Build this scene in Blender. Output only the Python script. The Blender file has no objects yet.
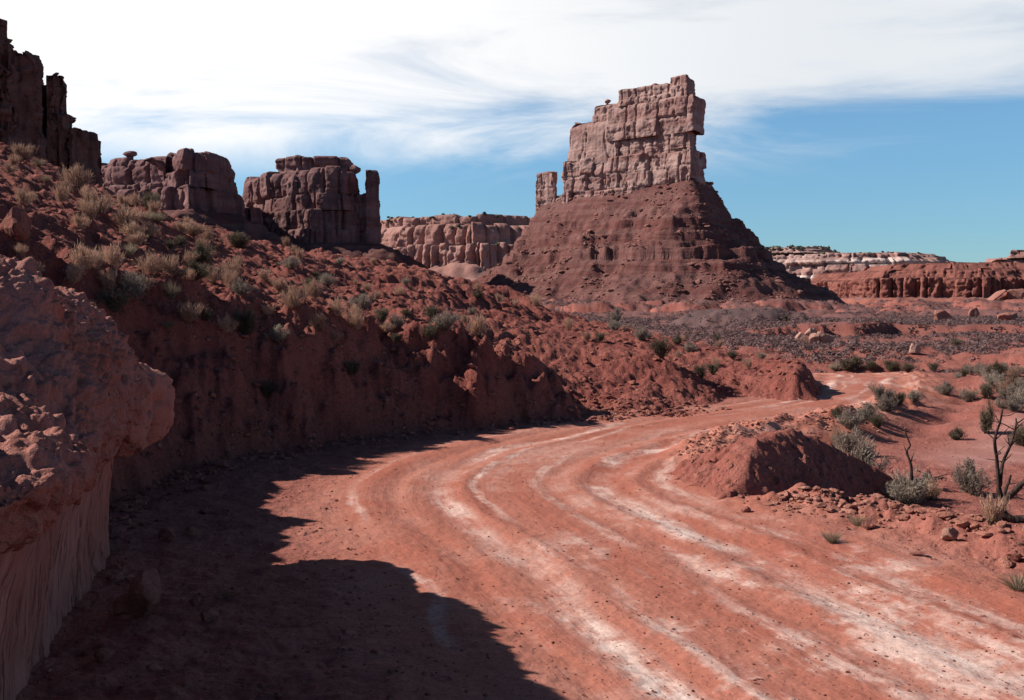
import bpy, bmesh, math, random
import numpy as np
from mathutils import Vector, Matrix
C = bpy.context.scene
rad = math.radians
FOC = 1024*35/36
CAMZ = 2.6
PITCH = math.atan(45/FOC)

# ------------------------------------------------------------------ camera, sky, sun, exposure
cam_d = bpy.data.cameras.new('camera'); cam = bpy.data.objects.new('camera', cam_d)
C.collection.objects.link(cam); C.camera = cam
cam_d.lens = 35; cam_d.sensor_width = 36; cam_d.clip_end = 30000; cam_d.clip_start = 0.05
cam.location = (0, 0, CAMZ); cam.rotation_euler = (rad(90)-PITCH, 0, 0)
SUN_AZ, SUN_EL = -79.0, 36.0            # degrees, clockwise from +Y (straight ahead)
sd = Vector((math.sin(rad(SUN_AZ))*math.cos(rad(SUN_EL)), math.cos(rad(SUN_AZ))*math.cos(rad(SUN_EL)), math.sin(rad(SUN_EL))))
sl = bpy.data.lights.new('sun', 'SUN'); sl.energy = 5.0; sl.angle = rad(0.5); sl.color = (1.0, 0.93, 0.84)
so = bpy.data.objects.new('sun', sl); C.collection.objects.link(so)
so.rotation_euler = sd.to_track_quat('Z', 'Y').to_euler(); so.location = (-50, 0, 60)
C.view_settings.view_transform = 'Standard'; C.view_settings.look = 'None'
C.view_settings.exposure = 0.52; C.view_settings.gamma = 1; C.view_settings.use_curve_mapping = False

def N(nt, t, **kw):
    n = nt.nodes.new(t)
    for k, v in kw.items():
        if k.startswith('i_'): n.inputs[k[2:].replace('_', ' ')].default_value = v
        elif k.startswith('n'): n.inputs[int(k[1:])].default_value = v
        else: setattr(n, k, v)
    return n
def lk(nt, a, b): nt.links.new(a, b)
def math_n(nt, op, a, b=None, c=None, clamp=False):
    n = nt.nodes.new('ShaderNodeMath'); n.operation = op; n.use_clamp = clamp
    for i, v in enumerate((a, b, c)):
        if v is None: continue
        if isinstance(v, (int, float)): n.inputs[i].default_value = v
        else: nt.links.new(v, n.inputs[i])
    return n.outputs[0]
def maprange(nt, v, a, b, c=0., d=1., interp='SMOOTHSTEP'):
    n = nt.nodes.new('ShaderNodeMapRange'); n.interpolation_type = interp
    nt.links.new(v, n.inputs[0]); n.inputs[1].default_value = a; n.inputs[2].default_value = b
    n.inputs[3].default_value = c; n.inputs[4].default_value = d
    return n.outputs[0]
def mixc(nt, f, a, b, mode='MIX'):
    n = nt.nodes.new('ShaderNodeMix'); n.data_type = 'RGBA'; n.blend_type = mode
    for i, v in ((0, f), (6, a), (7, b)):
        if isinstance(v, (int, float)): n.inputs[i].default_value = v
        elif isinstance(v, tuple): n.inputs[i].default_value = (*v, 1) if len(v) == 3 else v
        else: nt.links.new(v, n.inputs[i])
    return n.outputs[2]

w = bpy.data.worlds.new('World'); C.world = w; w.use_nodes = True
nt = w.node_tree; nt.nodes.clear()
out = N(nt, 'ShaderNodeOutputWorld'); bg = N(nt, 'ShaderNodeBackground'); bg.inputs[1].default_value = 0.052
sky = N(nt, 'ShaderNodeTexSky'); sky.sky_type = 'NISHITA'; sky.sun_disc = False
sky.sun_elevation = rad(SUN_EL); sky.sun_rotation = rad(SUN_AZ)
sky.air_density = 1.0; sky.dust_density = 0.3; sky.ozone_density = 2.5; sky.altitude = 1300
tc = N(nt, 'ShaderNodeTexCoord'); sep = N(nt, 'ShaderNodeSeparateXYZ'); lk(nt, tc.outputs['Generated'], sep.inputs[0])
X, Y, Z = sep.outputs
zz = math_n(nt, 'ADD', math_n(nt, 'MAXIMUM', Z, 0.0), 0.10)
cu = math_n(nt, 'DIVIDE', X, zz); cv = math_n(nt, 'DIVIDE', Y, zz)
cmb = N(nt, 'ShaderNodeCombineXYZ')
lk(nt, math_n(nt, 'ADD', math_n(nt, 'MULTIPLY', cu, 0.55), math_n(nt, 'MULTIPLY', cv, 0.20)), cmb.inputs[0])
lk(nt, math_n(nt, 'SUBTRACT', math_n(nt, 'MULTIPLY', cv, 0.75), math_n(nt, 'MULTIPLY', cu, 0.12)), cmb.inputs[1])
n1 = N(nt, 'ShaderNodeTexNoise', i_Scale=1.5, i_Detail=10.0, i_Roughness=0.6, i_Distortion=0.7); lk(nt, cmb.outputs[0], n1.inputs[0])
n2 = N(nt, 'ShaderNodeTexNoise', i_Scale=0.55, i_Detail=3.0, i_Roughness=0.5); lk(nt, cmb.outputs[0], n2.inputs[0])
dens = math_n(nt, 'ADD', math_n(nt, 'MULTIPLY', math_n(nt, 'SUBTRACT', n1.outputs[0], 0.125), 2.1), math_n(nt, 'MULTIPLY', n2.outputs[0], 0.9))
dens = math_n(nt, 'ADD', dens, maprange(nt, Z, 0.10, 0.27, -1.05, -0.28, 'LINEAR'))
dens = math_n(nt, 'SUBTRACT', dens, maprange(nt, X, -0.5, 0.5, -0.42, -0.04, 'LINEAR'))
cl = maprange(nt, dens, 0.24, 1.20)
cl = math_n(nt, 'MULTIPLY', cl, maprange(nt, Z, 0.105, 0.165))
cl = math_n(nt, 'MULTIPLY', cl, maprange(nt, Y, 0.55, 0.82))
cl = math_n(nt, 'MULTIPLY', cl, maprange(nt, Z, 0.31, 0.46, 1.0, 0.04))
ccol = mixc(nt, maprange(nt, X, -0.25, 0.35, 0, 1), (14.6, 14.4, 14.3), (10.8, 11.3, 11.9))
blue = mixc(nt, 1.0, sky.outputs[0], mixc(nt, maprange(nt, Z, 0.18, 0.55, 0, 1, 'LINEAR'), mixc(nt, maprange(nt, Z, 0.0, 0.17, 0, 1, 'LINEAR'), (0.72, 1.04, 1.22), (1.25, 1.68, 1.78)), (0.40, 0.5, 0.64)), 'MULTIPLY')
fin = mixc(nt, cl, blue, ccol)
lk(nt, fin, bg.inputs[0]); lk(nt, bg.outputs[0], out.inputs[0])

# ------------------------------------------------------------------ numpy noise
def _perm(seed):
    r = np.random.RandomState(seed); p = r.permutation(256); return np.concatenate([p, p, p])
_pc = {}
def perm(seed):
    if seed not in _pc: _pc[seed] = _perm(seed)
    return _pc[seed]
_ang = np.linspace(0, 2*np.pi, 256, endpoint=False); _gx = np.cos(_ang).astype(np.float32); _gy = np.sin(_ang).astype(np.float32)
def pn(x, y, seed=0):
    p = perm(seed); xi = np.floor(x).astype(np.int64); yi = np.floor(y).astype(np.int64)
    xf = (x-xi).astype(np.float32); yf = (y-yi).astype(np.float32); xi &= 255; yi &= 255
    u = xf*xf*xf*(xf*(xf*6-15)+10); v = yf*yf*yf*(yf*(yf*6-15)+10)
    def g(ix, iy, dx, dy):
        h = p[p[ix]+iy]; return _gx[h]*dx+_gy[h]*dy
    a = g(xi, yi, xf, yf); b = g(xi+1, yi, xf-1, yf); c = g(xi, yi+1, xf, yf-1); d = g(xi+1, yi+1, xf-1, yf-1)
    e = a+u*(b-a); f = c+u*(d-c)
    return (e+v*(f-e))*1.5
def fbm(x, y, o=4, seed=0, gain=0.5, lac=2.03):
    s = 0; a = 1.0; f = 1.0
    for i in range(o):
        s = s+a*pn(x*f+17.3*i, y*f-9.1*i, seed+i); a *= gain; f *= lac
    return s
_r3 = np.random.RandomState(5).normal(size=(256, 3)); _r3 /= np.linalg.norm(_r3, axis=1)[:, None]; _r3 = _r3.astype(np.float32)
def pn3(x, y, z, seed=0):
    p = perm(seed); X = [np.floor(q).astype(np.int64) for q in (x, y, z)]
    f = [(q-i).astype(np.float32) for q, i in zip((x, y, z), X)]; X = [i & 255 for i in X]
    u, v, t = [q*q*q*(q*(q*6-15)+10) for q in f]
    def g(i, j, k):
        h = p[p[p[X[0]+i]+X[1]+j]+X[2]+k]; r = _r3[h]
        return r[..., 0]*(f[0]-i)+r[..., 1]*(f[1]-j)+r[..., 2]*(f[2]-k)
    def lx(j, k):
        a = g(0, j, k); return a+u*(g(1, j, k)-a)
    def ly(k):
        a = lx(0, k); return a+v*(lx(1, k)-a)
    a = ly(0); return (a+t*(ly(1)-a))*1.4
def fbm3(x, y, z, o=4, seed=0, gain=0.5):
    s = 0; a = 1.0; f = 1.0
    for i in range(o):
        s = s+a*pn3(x*f+7.7*i, y*f-3.1*i, z*f+1.9*i, seed+i); a *= gain; f *= 2.03
    return s
def cell(x, y, seed=0):
    """F1 distance and cell random of a jittered grid."""
    r = np.random.RandomState(seed+900); J = r.rand(256, 3).astype(np.float32); p = perm(seed)
    xi = np.floor(x).astype(np.int64); yi = np.floor(y).astype(np.int64)
    best = np.full(x.shape, 9., np.float32); rv = np.zeros(x.shape, np.float32)
    for i in (-1, 0, 1):
        for j in (-1, 0, 1):
            h = p[p[(xi+i) & 255]+((yi+j) & 255)]; q = J[h]
            d = (xi+i+q[..., 0]-x)**2+(yi+j+q[..., 1]-y)**2
            m = d < best; best = np.where(m, d, best); rv = np.where(m, q[..., 2], rv)
    return np.sqrt(best), rv
def sst(x, a, b):
    t = np.clip((x-a)/(b-a), 0, 1); return t*t*(3-2*t)

# ------------------------------------------------------------------ mesh helpers
def mesh_np(name, V, F, mat, parent=None, smooth=True, attrs=None):
    V = np.asarray(V, np.float32); F = np.asarray(F, np.int32)
    me = bpy.data.meshes.new(name); k = F.shape[1]
    me.vertices.add(len(V)); me.vertices.foreach_set('co', V.ravel())
    me.loops.add(F.size); me.loops.foreach_set('vertex_index', F.ravel())
    me.polygons.add(len(F)); me.polygons.foreach_set('loop_start', np.arange(0, F.size, k, dtype=np.int32))
    me.polygons.foreach_set('loop_total', np.full(len(F), k, np.int32))
    me.polygons.foreach_set('use_smooth', np.full(len(F), smooth, bool))
    me.update(calc_edges=True)
    for an, av in (attrs or {}).items():
        at = me.attributes.new(an, 'FLOAT', 'POINT'); at.data.foreach_set('value', np.asarray(av, np.float32).ravel())
    if mat: me.materials.append(mat)
    o = bpy.data.objects.new(name, me); C.collection.objects.link(o)
    if parent: o.parent = parent
    return o
def grid_faces(n, m, closed=False):
    i = np.arange(n if closed else n-1)[:, None]; j = np.arange(m-1)[None, :]; i2 = (i+1) % n
    return np.stack([i*m+j+0*i, i2*m+j, i2*m+j+1, i*m+j+1+0*i], -1).reshape(-1, 4)
def tag(o, label=None, cat=None, group=None, kind=None):
    if label: o['label'] = label
    if cat: o['category'] = cat
    if group: o['group'] = group
    if kind: o['kind'] = kind
    return o
def empty(name, loc=(0, 0, 0)):
    o = bpy.data.objects.new(name, None); C.collection.objects.link(o); o.location = loc; return o
def P(px, py, d):
    """world point seen at pixel px,py at forward distance d"""
    u = (px-512)/FOC; v = (350-py)/FOC; cp, sp = math.cos(PITCH), math.sin(PITCH)
    dy = cp+v*sp; dz = v*cp-sp; s = d/dy
    return (u*s, d, CAMZ+dz*s)
def seg_dist(x, y, pts, closed=False):
    """distance to polyline, arc length, signed lateral (right +)"""
    pts = np.asarray(pts, float); n = len(pts); best = np.full(x.shape, 1e18); S = np.zeros(x.shape); sg = np.zeros(x.shape)
    acc = 0
    for i in range(n if closed else n-1):
        a = pts[i]; b = pts[(i+1) % n]; d = b-a; L = math.hypot(*d); 
        t = np.clip(((x-a[0])*d[0]+(y-a[1])*d[1])/(L*L), 0, 1)
        ex = x-a[0]-t*d[0]; ey = y-a[1]-t*d[1]; q = ex*ex+ey*ey
        m = q < best; best = np.where(m, q, best); S = np.where(m, acc+t*L, S)
        sg = np.where(m, np.sign(ex*d[1]-ey*d[0]), sg); acc += L
    return np.sqrt(best), S, sg
def inside(x, y, pts):
    r = np.zeros(x.shape, bool); n = len(pts)
    for i in range(n):
        a = pts[i]; b = pts[(i+1) % n]
        if a[1] == b[1]: continue
        c = ((a[1] > y) != (b[1] > y)) & (x < (b[0]-a[0])*(y-a[1])/(b[1]-a[1])+a[0]); r ^= c
    return r
def spline(pts, n=6):
    pts = [np.array(p, float) for p in pts]; q = [2*pts[0]-pts[1]]+pts+[2*pts[-1]-pts[-2]]; o = []
    for i in range(1, len(q)-2):
        for k in range(n):
            t = k/n; a, b, c, d = q[i-1], q[i], q[i+1], q[i+2]
            o.append(0.5*((2*b)+(c-a)*t+(2*a-5*b+4*c-d)*t*t+(3*b-a-3*c+d)*t**3))
    o.append(pts[-1]); return np.array(o)

# ------------------------------------------------------------------ materials
def new_mat(name, rough=0.95):
    m = bpy.data.materials.new(name); m.use_nodes = True; nt = m.node_tree; nt.nodes.clear()
    o = N(nt, 'ShaderNodeOutputMaterial'); b = N(nt, 'ShaderNodeBsdfPrincipled'); b.inputs['Roughness'].default_value = rough
    b.inputs['Specular IOR Level'].default_value = 0.12
    lk(nt, b.outputs[0], o.inputs[0]); return m, nt, b
def noise(nt, vec, scale, detail=5, rough=0.55, dist=0.0):
    n = N(nt, 'ShaderNodeTexNoise', i_Scale=scale, i_Detail=detail, i_Roughness=rough, i_Distortion=dist)
    lk(nt, vec, n.inputs['Vector']); return n.outputs[0]
def bump(nt, h, strength, dist, normal=None):
    b = N(nt, 'ShaderNodeBump', i_Strength=strength, i_Distance=dist); lk(nt, h, b.inputs['Height'])
    if normal is not None: lk(nt, normal, b.inputs['Normal'])
    return b.outputs[0]
def geo_pos(nt): return N(nt, 'ShaderNodeNewGeometry').outputs['Position']
def obj_pos(nt): return N(nt, 'ShaderNodeTexCoord').outputs['Object']
def scalev(nt, v, s):
    n = N(nt, 'ShaderNodeVectorMath', operation='MULTIPLY'); lk(nt, v, n.inputs[0]); n.inputs[1].default_value = s; return n.outputs[0]

def soil_nodes(nt, p, c1, c2, c3, pebble=1.0, far=None):
    big = noise(nt, p, 0.35, 4); mid = noise(nt, p, 2.2, 7, 0.66); fine = noise(nt, p, 16, 6, 0.72)
    col = mixc(nt, maprange(nt, big, 0.35, 0.65), c1, c2)
    col = mixc(nt, maprange(nt, mid, 0.45, 0.75), col, c3)
    peb = None
    for sc_, th in ((14.0, 0.60), (5.5, 0.72)):
        vo = N(nt, 'ShaderNodeTexVoronoi', i_Scale=sc_); lk(nt, p, vo.inputs['Vector'])
        vs = N(nt, 'ShaderNodeSeparateColor'); lk(nt, vo.outputs['Color'], vs.inputs[0])
        pb = math_n(nt, 'MULTIPLY', maprange(nt, vo.outputs['Distance'], 0.16, 0.34, 1, 0), maprange(nt, vs.outputs[0], th, th+0.08))
        col = mixc(nt, math_n(nt, 'MULTIPLY', pb, 0.55*pebble), col, mixc(nt, vs.outputs[1], (0.10, 0.035, 0.028), (0.46, 0.25, 0.20)))
        peb = pb if peb is None else math_n(nt, 'ADD', peb, math_n(nt, 'MULTIPLY', pb, 2.0))
    col = mixc(nt, 0.5, col, mixc(nt, maprange(nt, fine, 0.3, 0.7, 0, 1, 'LINEAR'), (0.35, 0.33, 0.33), (1.5, 1.5, 1.5)), 'MULTIPLY')
    h = math_n(nt, 'ADD', math_n(nt, 'MULTIPLY', mid, 1.0), math_n(nt, 'MULTIPLY', fine, 0.55))
    h = math_n(nt, 'ADD', h, math_n(nt, 'MULTIPLY', peb, 0.35*pebble))
    if far:  # low scrub tint of the distant level ground
        y = N(nt, 'ShaderNodeSeparateXYZ'); lk(nt, p, y.inputs[0]); nz = N(nt, 'ShaderNodeSeparateXYZ'); lk(nt, N(nt, 'ShaderNodeNewGeometry').outputs['Normal'], nz.inputs[0])
        f = maprange(nt, y.outputs[1], 50, 110); sp = noise(nt, p, 0.06, 6, 0.65); sp2 = noise(nt, p, 0.5, 4, 0.7)
        f = math_n(nt, 'MULTIPLY', f, maprange(nt, math_n(nt, 'ADD', sp, math_n(nt, 'MULTIPLY', sp2, 0.5)), 0.50, 0.78))
        f = math_n(nt, 'MULTIPLY', f, maprange(nt, nz.outputs[2], 0.90, 0.985))
        col = mixc(nt, math_n(nt, 'MULTIPLY', f, 0.8), col, far)
    return col, h
def soil_mat(name, c1, c2, c3, pebble=1.0, far=None, bd=0.09):
    m, nt, b = new_mat(name); p = geo_pos(nt); col, h = soil_nodes(nt, p, c1, c2, c3, pebble, far)
    lk(nt, col, b.inputs['Base Color']); lk(nt, bump(nt, h, 1.0, bd), b.inputs['Normal']); return m

def ground_mat():
    """one soil for road and open ground; the bladed, driven surface is blended in by distance from the road's middle"""
    m, nt, b = new_mat('road_and_ground'); p = geo_pos(nt)
    gcol, gh = soil_nodes(nt, p, (0.265, 0.089, 0.070), (0.31, 0.116, 0.092), (0.22, 0.076, 0.063), 0.7, (0.145, 0.078, 0.076))
    at = lambda n: N(nt, 'ShaderNodeAttribute', attribute_name=n).outputs['Fac']
    au, as_, ae, asand = at('u'), at('s'), at('e'), at('sand')
    gcol = mixc(nt, asand, gcol, mixc(nt, maprange(nt, noise(nt, p, 1.3, 5), 0.4, 0.6), (0.30, 0.135, 0.115), (0.36, 0.18, 0.155)))
    gh = math_n(nt, 'MULTIPLY', gh, math_n(nt, 'SUBTRACT', 1.0, math_n(nt, 'MULTIPLY', asand, 0.8)))
    cx = N(nt, 'ShaderNodeCombineXYZ'); lk(nt, au, cx.inputs[0]); lk(nt, math_n(nt, 'MULTIPLY', as_, 0.07), cx.inputs[1])
    st1 = noise(nt, cx.outputs[0], 1.1, 3, 0.5); st2 = noise(nt, cx.outputs[0], 3.2, 5, 0.62, 0.3); st3 = noise(nt, cx.outputs[0], 15, 4, 0.6)
    lw = math_n(nt, 'MULTIPLY', math_n(nt, 'SUBTRACT', noise(nt, scalev(nt, cx.outputs[0], (0.0, 3.0, 1)), 1.0, 2), 0.5), 1.5)
    patch = noise(nt, p, 0.45, 6, 0.65, 0.4); mid = noise(nt, p, 2.6, 7, 0.7, 0.3); fine = noise(nt, p, 26, 5, 0.75)
    uu = math_n(nt, 'ADD', au, math_n(nt, 'ADD', lw, math_n(nt, 'MULTIPLY', math_n(nt, 'SUBTRACT', mid, 0.5), 0.20)))
    tr = None
    for q, (c, wd, am) in enumerate(((-1.30, 0.17, 1.0), (-0.80, 0.07, 0.7), (0.10, 0.09, 0.5), (0.95, 0.20, 1.0), (1.95, 0.12, 0.5), (-2.5, 0.07, 0.4))):
        g = maprange(nt, math_n(nt, 'ABSOLUTE', math_n(nt, 'SUBTRACT', uu, c)), wd*0.3, wd*1.5, 1, 0)
        v = N(nt, 'ShaderNodeTexNoise', i_Scale=0.22, i_Detail=3.0); v.noise_dimensions = '1D'; lk(nt, math_n(nt, 'ADD', as_, 13.7*q), v.inputs['W'])
        g = math_n(nt, 'MULTIPLY', g, math_n(nt, 'MULTIPLY', maprange(nt, v.outputs[0], 0.36, 0.60), am))
        tr = g if tr is None else math_n(nt, 'MAXIMUM', tr, g)
    near = math_n(nt, 'ADD', maprange(nt, as_, 14, 25, 1.15, 0.4), maprange(nt, as_, 27, 30, 0.0, 0.55))
    pale = math_n(nt, 'MULTIPLY', tr, math_n(nt, 'MULTIPLY', near, maprange(nt, math_n(nt, 'ADD', math_n(nt, 'MULTIPLY', mid, 0.75), math_n(nt, 'MULTIPLY', st3, 0.35)), 0.38, 0.66)))
    pz = math_n(nt, 'ADD', math_n(nt, 'MULTIPLY', patch, 0.9), math_n(nt, 'ADD', math_n(nt, 'MULTIPLY', mid, 0.5), math_n(nt, 'MULTIPLY', st2, 0.55)))
    wide = math_n(nt, 'MULTIPLY', maprange(nt, as_, 8, 15, 1, 0.25), math_n(nt, 'MULTIPLY', maprange(nt, math_n(nt, 'ABSOLUTE', math_n(nt, 'SUBTRACT', au, 0.5)), 1.2, 2.9, 1, 0), maprange(nt, pz, 0.96, 1.16)))
    pale = math_n(nt, 'MAXIMUM', math_n(nt, 'MULTIPLY', pale, 0.95), math_n(nt, 'MULTIPLY', wide, 0.72))
    col = mixc(nt, maprange(nt, st1, 0.35, 0.65), (0.345, 0.112, 0.076), (0.39, 0.152, 0.110))
    col = mixc(nt, math_n(nt, 'MULTIPLY', maprange(nt, st2, 0.52, 0.70), 0.55), col, (0.26, 0.084, 0.066))
    col = mixc(nt, math_n(nt, 'MULTIPLY', maprange(nt, patch, 0.45, 0.65), 0.6), col, (0.42, 0.195, 0.15))
    col = mixc(nt, pale, col, (0.70, 0.53, 0.47))
    vo = N(nt, 'ShaderNodeTexVoronoi', i_Scale=19.0); lk(nt, p, vo.inputs['Vector'])
    vs = N(nt, 'ShaderNodeSeparateColor'); lk(nt, vo.outputs['Color'], vs.inputs[0])
    peb = math_n(nt, 'MULTIPLY', maprange(nt, vo.outputs['Distance'], 0.12, 0.3, 1, 0), maprange(nt, vs.outputs[0], 0.80, 0.86))
    col = mixc(nt, math_n(nt, 'MULTIPLY', peb, 0.5), col, mixc(nt, vs.outputs[1], (0.12, 0.04, 0.03), (0.5, 0.28, 0.22)))
    col = mixc(nt, 0.42, col, mixc(nt, maprange(nt, fine, 0.3, 0.7, 0, 1, 'LINEAR'), (0.4, 0.38, 0.38), (1.45, 1.45, 1.45)), 'MULTIPLY')
    h = math_n(nt, 'ADD', math_n(nt, 'MULTIPLY', fine, 0.25), math_n(nt, 'ADD', math_n(nt, 'MULTIPLY', mid, 0.45), math_n(nt, 'ADD', math_n(nt, 'MULTIPLY', peb, 0.25), math_n(nt, 'MULTIPLY', st3, 0.3))))
    e = maprange(nt, math_n(nt, 'ADD', ae, math_n(nt, 'MULTIPLY', math_n(nt, 'SUBTRACT', mid, 0.5), 1.6)), 2.4, 3.9, 1, 0)
    e = math_n(nt, 'MULTIPLY', e, maprange(nt, as_, 60, 68, 1, 0))
    lk(nt, mixc(nt, e, gcol, col), b.inputs['Base Color'])
    hm = N(nt, 'ShaderNodeMix'); lk(nt, e, hm.inputs[0]); lk(nt, gh, hm.inputs[2]); lk(nt, math_n(nt, 'MULTIPLY', h, 0.5), hm.inputs[3])
    lk(nt, bump(nt, hm.outputs[0], 0.9, 0.07), b.inputs['Normal']); return m

def rock_mat(name, c1, c2, dark, band=0.6, sc=1.0, strata=0.5, bumpd=0.4, streak=0.5, pale=None):
    """layered sandstone; sc = metres per feature"""
    m, nt, b = new_mat(name); p = geo_pos(nt); q = scalev(nt, p, (1/sc, 1/sc, 1/sc))
    lay = noise(nt, scalev(nt, q, (0.03, 0.03, strata)), 1.0, 5, 0.62, 0.2)
    blot = noise(nt, q, 0.12, 5, 0.6); fine = noise(nt, q, 1.3, 6, 0.65)
    stk = noise(nt, scalev(nt, q, (0.55, 0.55, 0.045)), 1.0, 5, 0.6, 0.3)
    col = mixc(nt, maprange(nt, lay, 0.38, 0.62), c1, c2)
    if pale: col = mixc(nt, maprange(nt, noise(nt, scalev(nt, q, (0.015, 0.015, strata*0.6)), 1.0, 3), 0.52, 0.62), col, pale)
    col = mixc(nt, math_n(nt, 'MULTIPLY', maprange(nt, stk, 0.48, 0.68), streak), col, dark)
    col = mixc(nt, math_n(nt, 'MULTIPLY', maprange(nt, blot, 0.5, 0.72), 0.55), col, dark)
    col = mixc(nt, 0.45, col, mixc(nt, fine, (0.3, 0.3, 0.3), (1.6, 1.6, 1.6)), 'MULTIPLY')
    h = math_n(nt, 'ADD', math_n(nt, 'MULTIPLY', fine, 0.5), math_n(nt, 'ADD', math_n(nt, 'MULTIPLY', lay, band), math_n(nt, 'MULTIPLY', stk, 0.4)))
    lk(nt, col, b.inputs['Base Color']); lk(nt, bump(nt, h, 0.8, bumpd*sc), b.inputs['Normal']); return m

def leaf_mat(name, c1, c2, trans=0.3):
    m, nt, b = new_mat(name, 0.8); p = obj_pos(nt)
    oi = N(nt, 'ShaderNodeObjectInfo'); f = noise(nt, p, 9, 2)
    col = mixc(nt, maprange(nt, f, 0.3, 0.7), c1, c2)
    col = mixc(nt, 1.0, col, mixc(nt, oi.outputs['Random'], (0.75, 0.72, 0.72), (1.2, 1.18, 1.15)), 'MULTIPLY')
    lk(nt, col, b.inputs['Base Color'])
    tr = N(nt, 'ShaderNodeBsdfTranslucent'); lk(nt, col, tr.inputs[0]); mx = N(nt, 'ShaderNodeMixShader'); mx.inputs[0].default_value = trans
    lk(nt, b.outputs[0], mx.inputs[1]); lk(nt, tr.outputs[0], mx.inputs[2])
    lk(nt, mx.outputs[0], [n for n in nt.nodes if n.type == 'OUTPUT_MATERIAL'][0].inputs[0]); return m

M = {}
M['groundroad'] = ground_mat()
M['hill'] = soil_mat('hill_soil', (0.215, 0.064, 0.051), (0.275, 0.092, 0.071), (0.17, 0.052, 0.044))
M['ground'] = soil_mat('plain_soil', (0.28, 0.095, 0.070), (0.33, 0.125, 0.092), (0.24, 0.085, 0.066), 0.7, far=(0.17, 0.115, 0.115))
M['mound'] = soil_mat('mound_soil', (0.30, 0.103, 0.080), (0.265, 0.087, 0.068), (0.34, 0.135, 0.108))
M['stone'] = soil_mat('stone_red', (0.28, 0.098, 0.075), (0.34, 0.14, 0.11), (0.20, 0.07, 0.057), 0.4)
M['stone_pale'] = soil_mat('stone_pale', (0.44, 0.26, 0.21), (0.38, 0.20, 0.155), (0.32, 0.15, 0.115), 0.3)
M['clod'] = soil_mat('clod_soil', (0.43, 0.20, 0.15), (0.36, 0.145, 0.105), (0.47, 0.25, 0.20), 0.2)
M['stone_pink'] = soil_mat('stone_pink', (0.34, 0.165, 0.13), (0.29, 0.125, 0.10), (0.25, 0.105, 0.085), 0.3)
M['butte'] = rock_mat('butte_sandstone', (0.39, 0.25, 0.222), (0.29, 0.155, 0.136), (0.12, 0.062, 0.062), 0.8, 1.0, 0.30, 0.5, 0.6)
M['talus'] = rock_mat('talus_shale', (0.175, 0.083, 0.074), (0.135, 0.050, 0.044), (0.08, 0.036, 0.036), 0.9, 1.0, 0.38, 0.9, 0.3)
M['mesa'] = rock_mat('mesa_sandstone', (0.235, 0.125, 0.118), (0.175, 0.083, 0.080), (0.095, 0.049, 0.053), 0.8, 1.2, 0.3, 0.5, 0.6)
M['wall'] = rock_mat('far_wall_sandstone', (0.37, 0.20, 0.17), (0.30, 0.15, 0.125), (0.20, 0.10, 0.09), 0.5, 2.5, 0.25, 0.4, 0.3)
M['band'] = rock_mat('red_ledge_rock', (0.25, 0.098, 0.076), (0.20, 0.072, 0.058), (0.12, 0.046, 0.042), 0.8, 1.2, 0.4, 0.6)
M['far'] = rock_mat('far_mesa_rock', (0.42, 0.27, 0.235), (0.30, 0.16, 0.14), (0.20, 0.11, 0.11), 0.8, 6.0, 0.45, 0.4, 0.2, pale=(0.62, 0.47, 0.42))
M['darkcliff'] = rock_mat('dark_cliff_rock', (0.17, 0.085, 0.07), (0.13, 0.062, 0.052), (0.08, 0.042, 0.04), 0.6, 0.8, 0.3, 0.4)  # darker rock tones than the mesas, for the far left cliff
M['shale'] = soil_mat('dark_shale', (0.12, 0.075, 0.075), (0.15, 0.085, 0.08), (0.09, 0.055, 0.055))
M['straw'] = leaf_mat('straw_foliage', (0.40, 0.245, 0.17), (0.52, 0.35, 0.265))
M['sage'] = leaf_mat('sage_foliage', (0.25, 0.205, 0.165), (0.34, 0.285, 0.24))
M['olive'] = leaf_mat('olive_foliage', (0.105, 0.085, 0.058), (0.17, 0.14, 0.10))
M['grass'] = leaf_mat('grass_blades', (0.27, 0.215, 0.145), (0.38, 0.31, 0.225))
M['scrub'] = leaf_mat('distant_scrub', (0.165, 0.105, 0.103), (0.255, 0.172, 0.168))
M['juniper'] = leaf_mat('juniper', (0.055, 0.062, 0.040), (0.08, 0.08, 0.05), 0.1)
mm, nt_, b_ = new_mat('twigs', 0.9); b_.inputs['Base Color'].default_value = (0.13, 0.085, 0.065, 1); M['twig'] = mm
mm, nt_, b_ = new_mat('dead_wood', 0.85); p_ = obj_pos(nt_)
lk(nt_, mixc(nt_, maprange(nt_, noise(nt_, scalev(nt_, p_, (30, 30, 4)), 1, 5), 0.35, 0.65), (0.02, 0.013, 0.012), (0.075, 0.048, 0.04)), b_.inputs['Base Color'])
lk(nt_, bump(nt_, noise(nt_, scalev(nt_, p_, (60, 60, 6)), 1, 4), 0.8, 0.01), b_.inputs['Normal']); M['dead'] = mm

# ------------------------------------------------------------------ terrain
ROAD = spline([(5.6, -4), (4.6, 0), (2.75, 6), (1.45, 10), (0.35, 13.5), (0.5, 16), (1.9, 18.6), (4.2, 21.8), (6.9, 24.4), (9.4, 27.6), (11.4, 32), (12.9, 37), (12.6, 41), (10, 46), (4, 52)], 4)
S0 = 0
LCURVE = [(-5.2, -30), (-5.2, 8), (-4.9, 11), (-5.1, 13), (-5.0, 15.5), (-4.3, 17.3), (-3.0, 19.2), (-1.0, 20.9), (0.6, 22), (1.5, 22.6), (1.85, 23.3), (1.75, 24.2), (1.65, 25.2), (2.3, 24.5), (3.1, 23.8), (3.6, 24.0), (4.6, 25.3), (5.4, 26.2), (5.9, 27.6), (6.5, 28.4), (7.2, 27.5), (7.6, 26.9), (8.3, 27.0), (8.8, 28.5), (9.8, 32), (10.6, 36), (10, 41), (5, 52), (0, 80), (-10, 110)]
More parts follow.
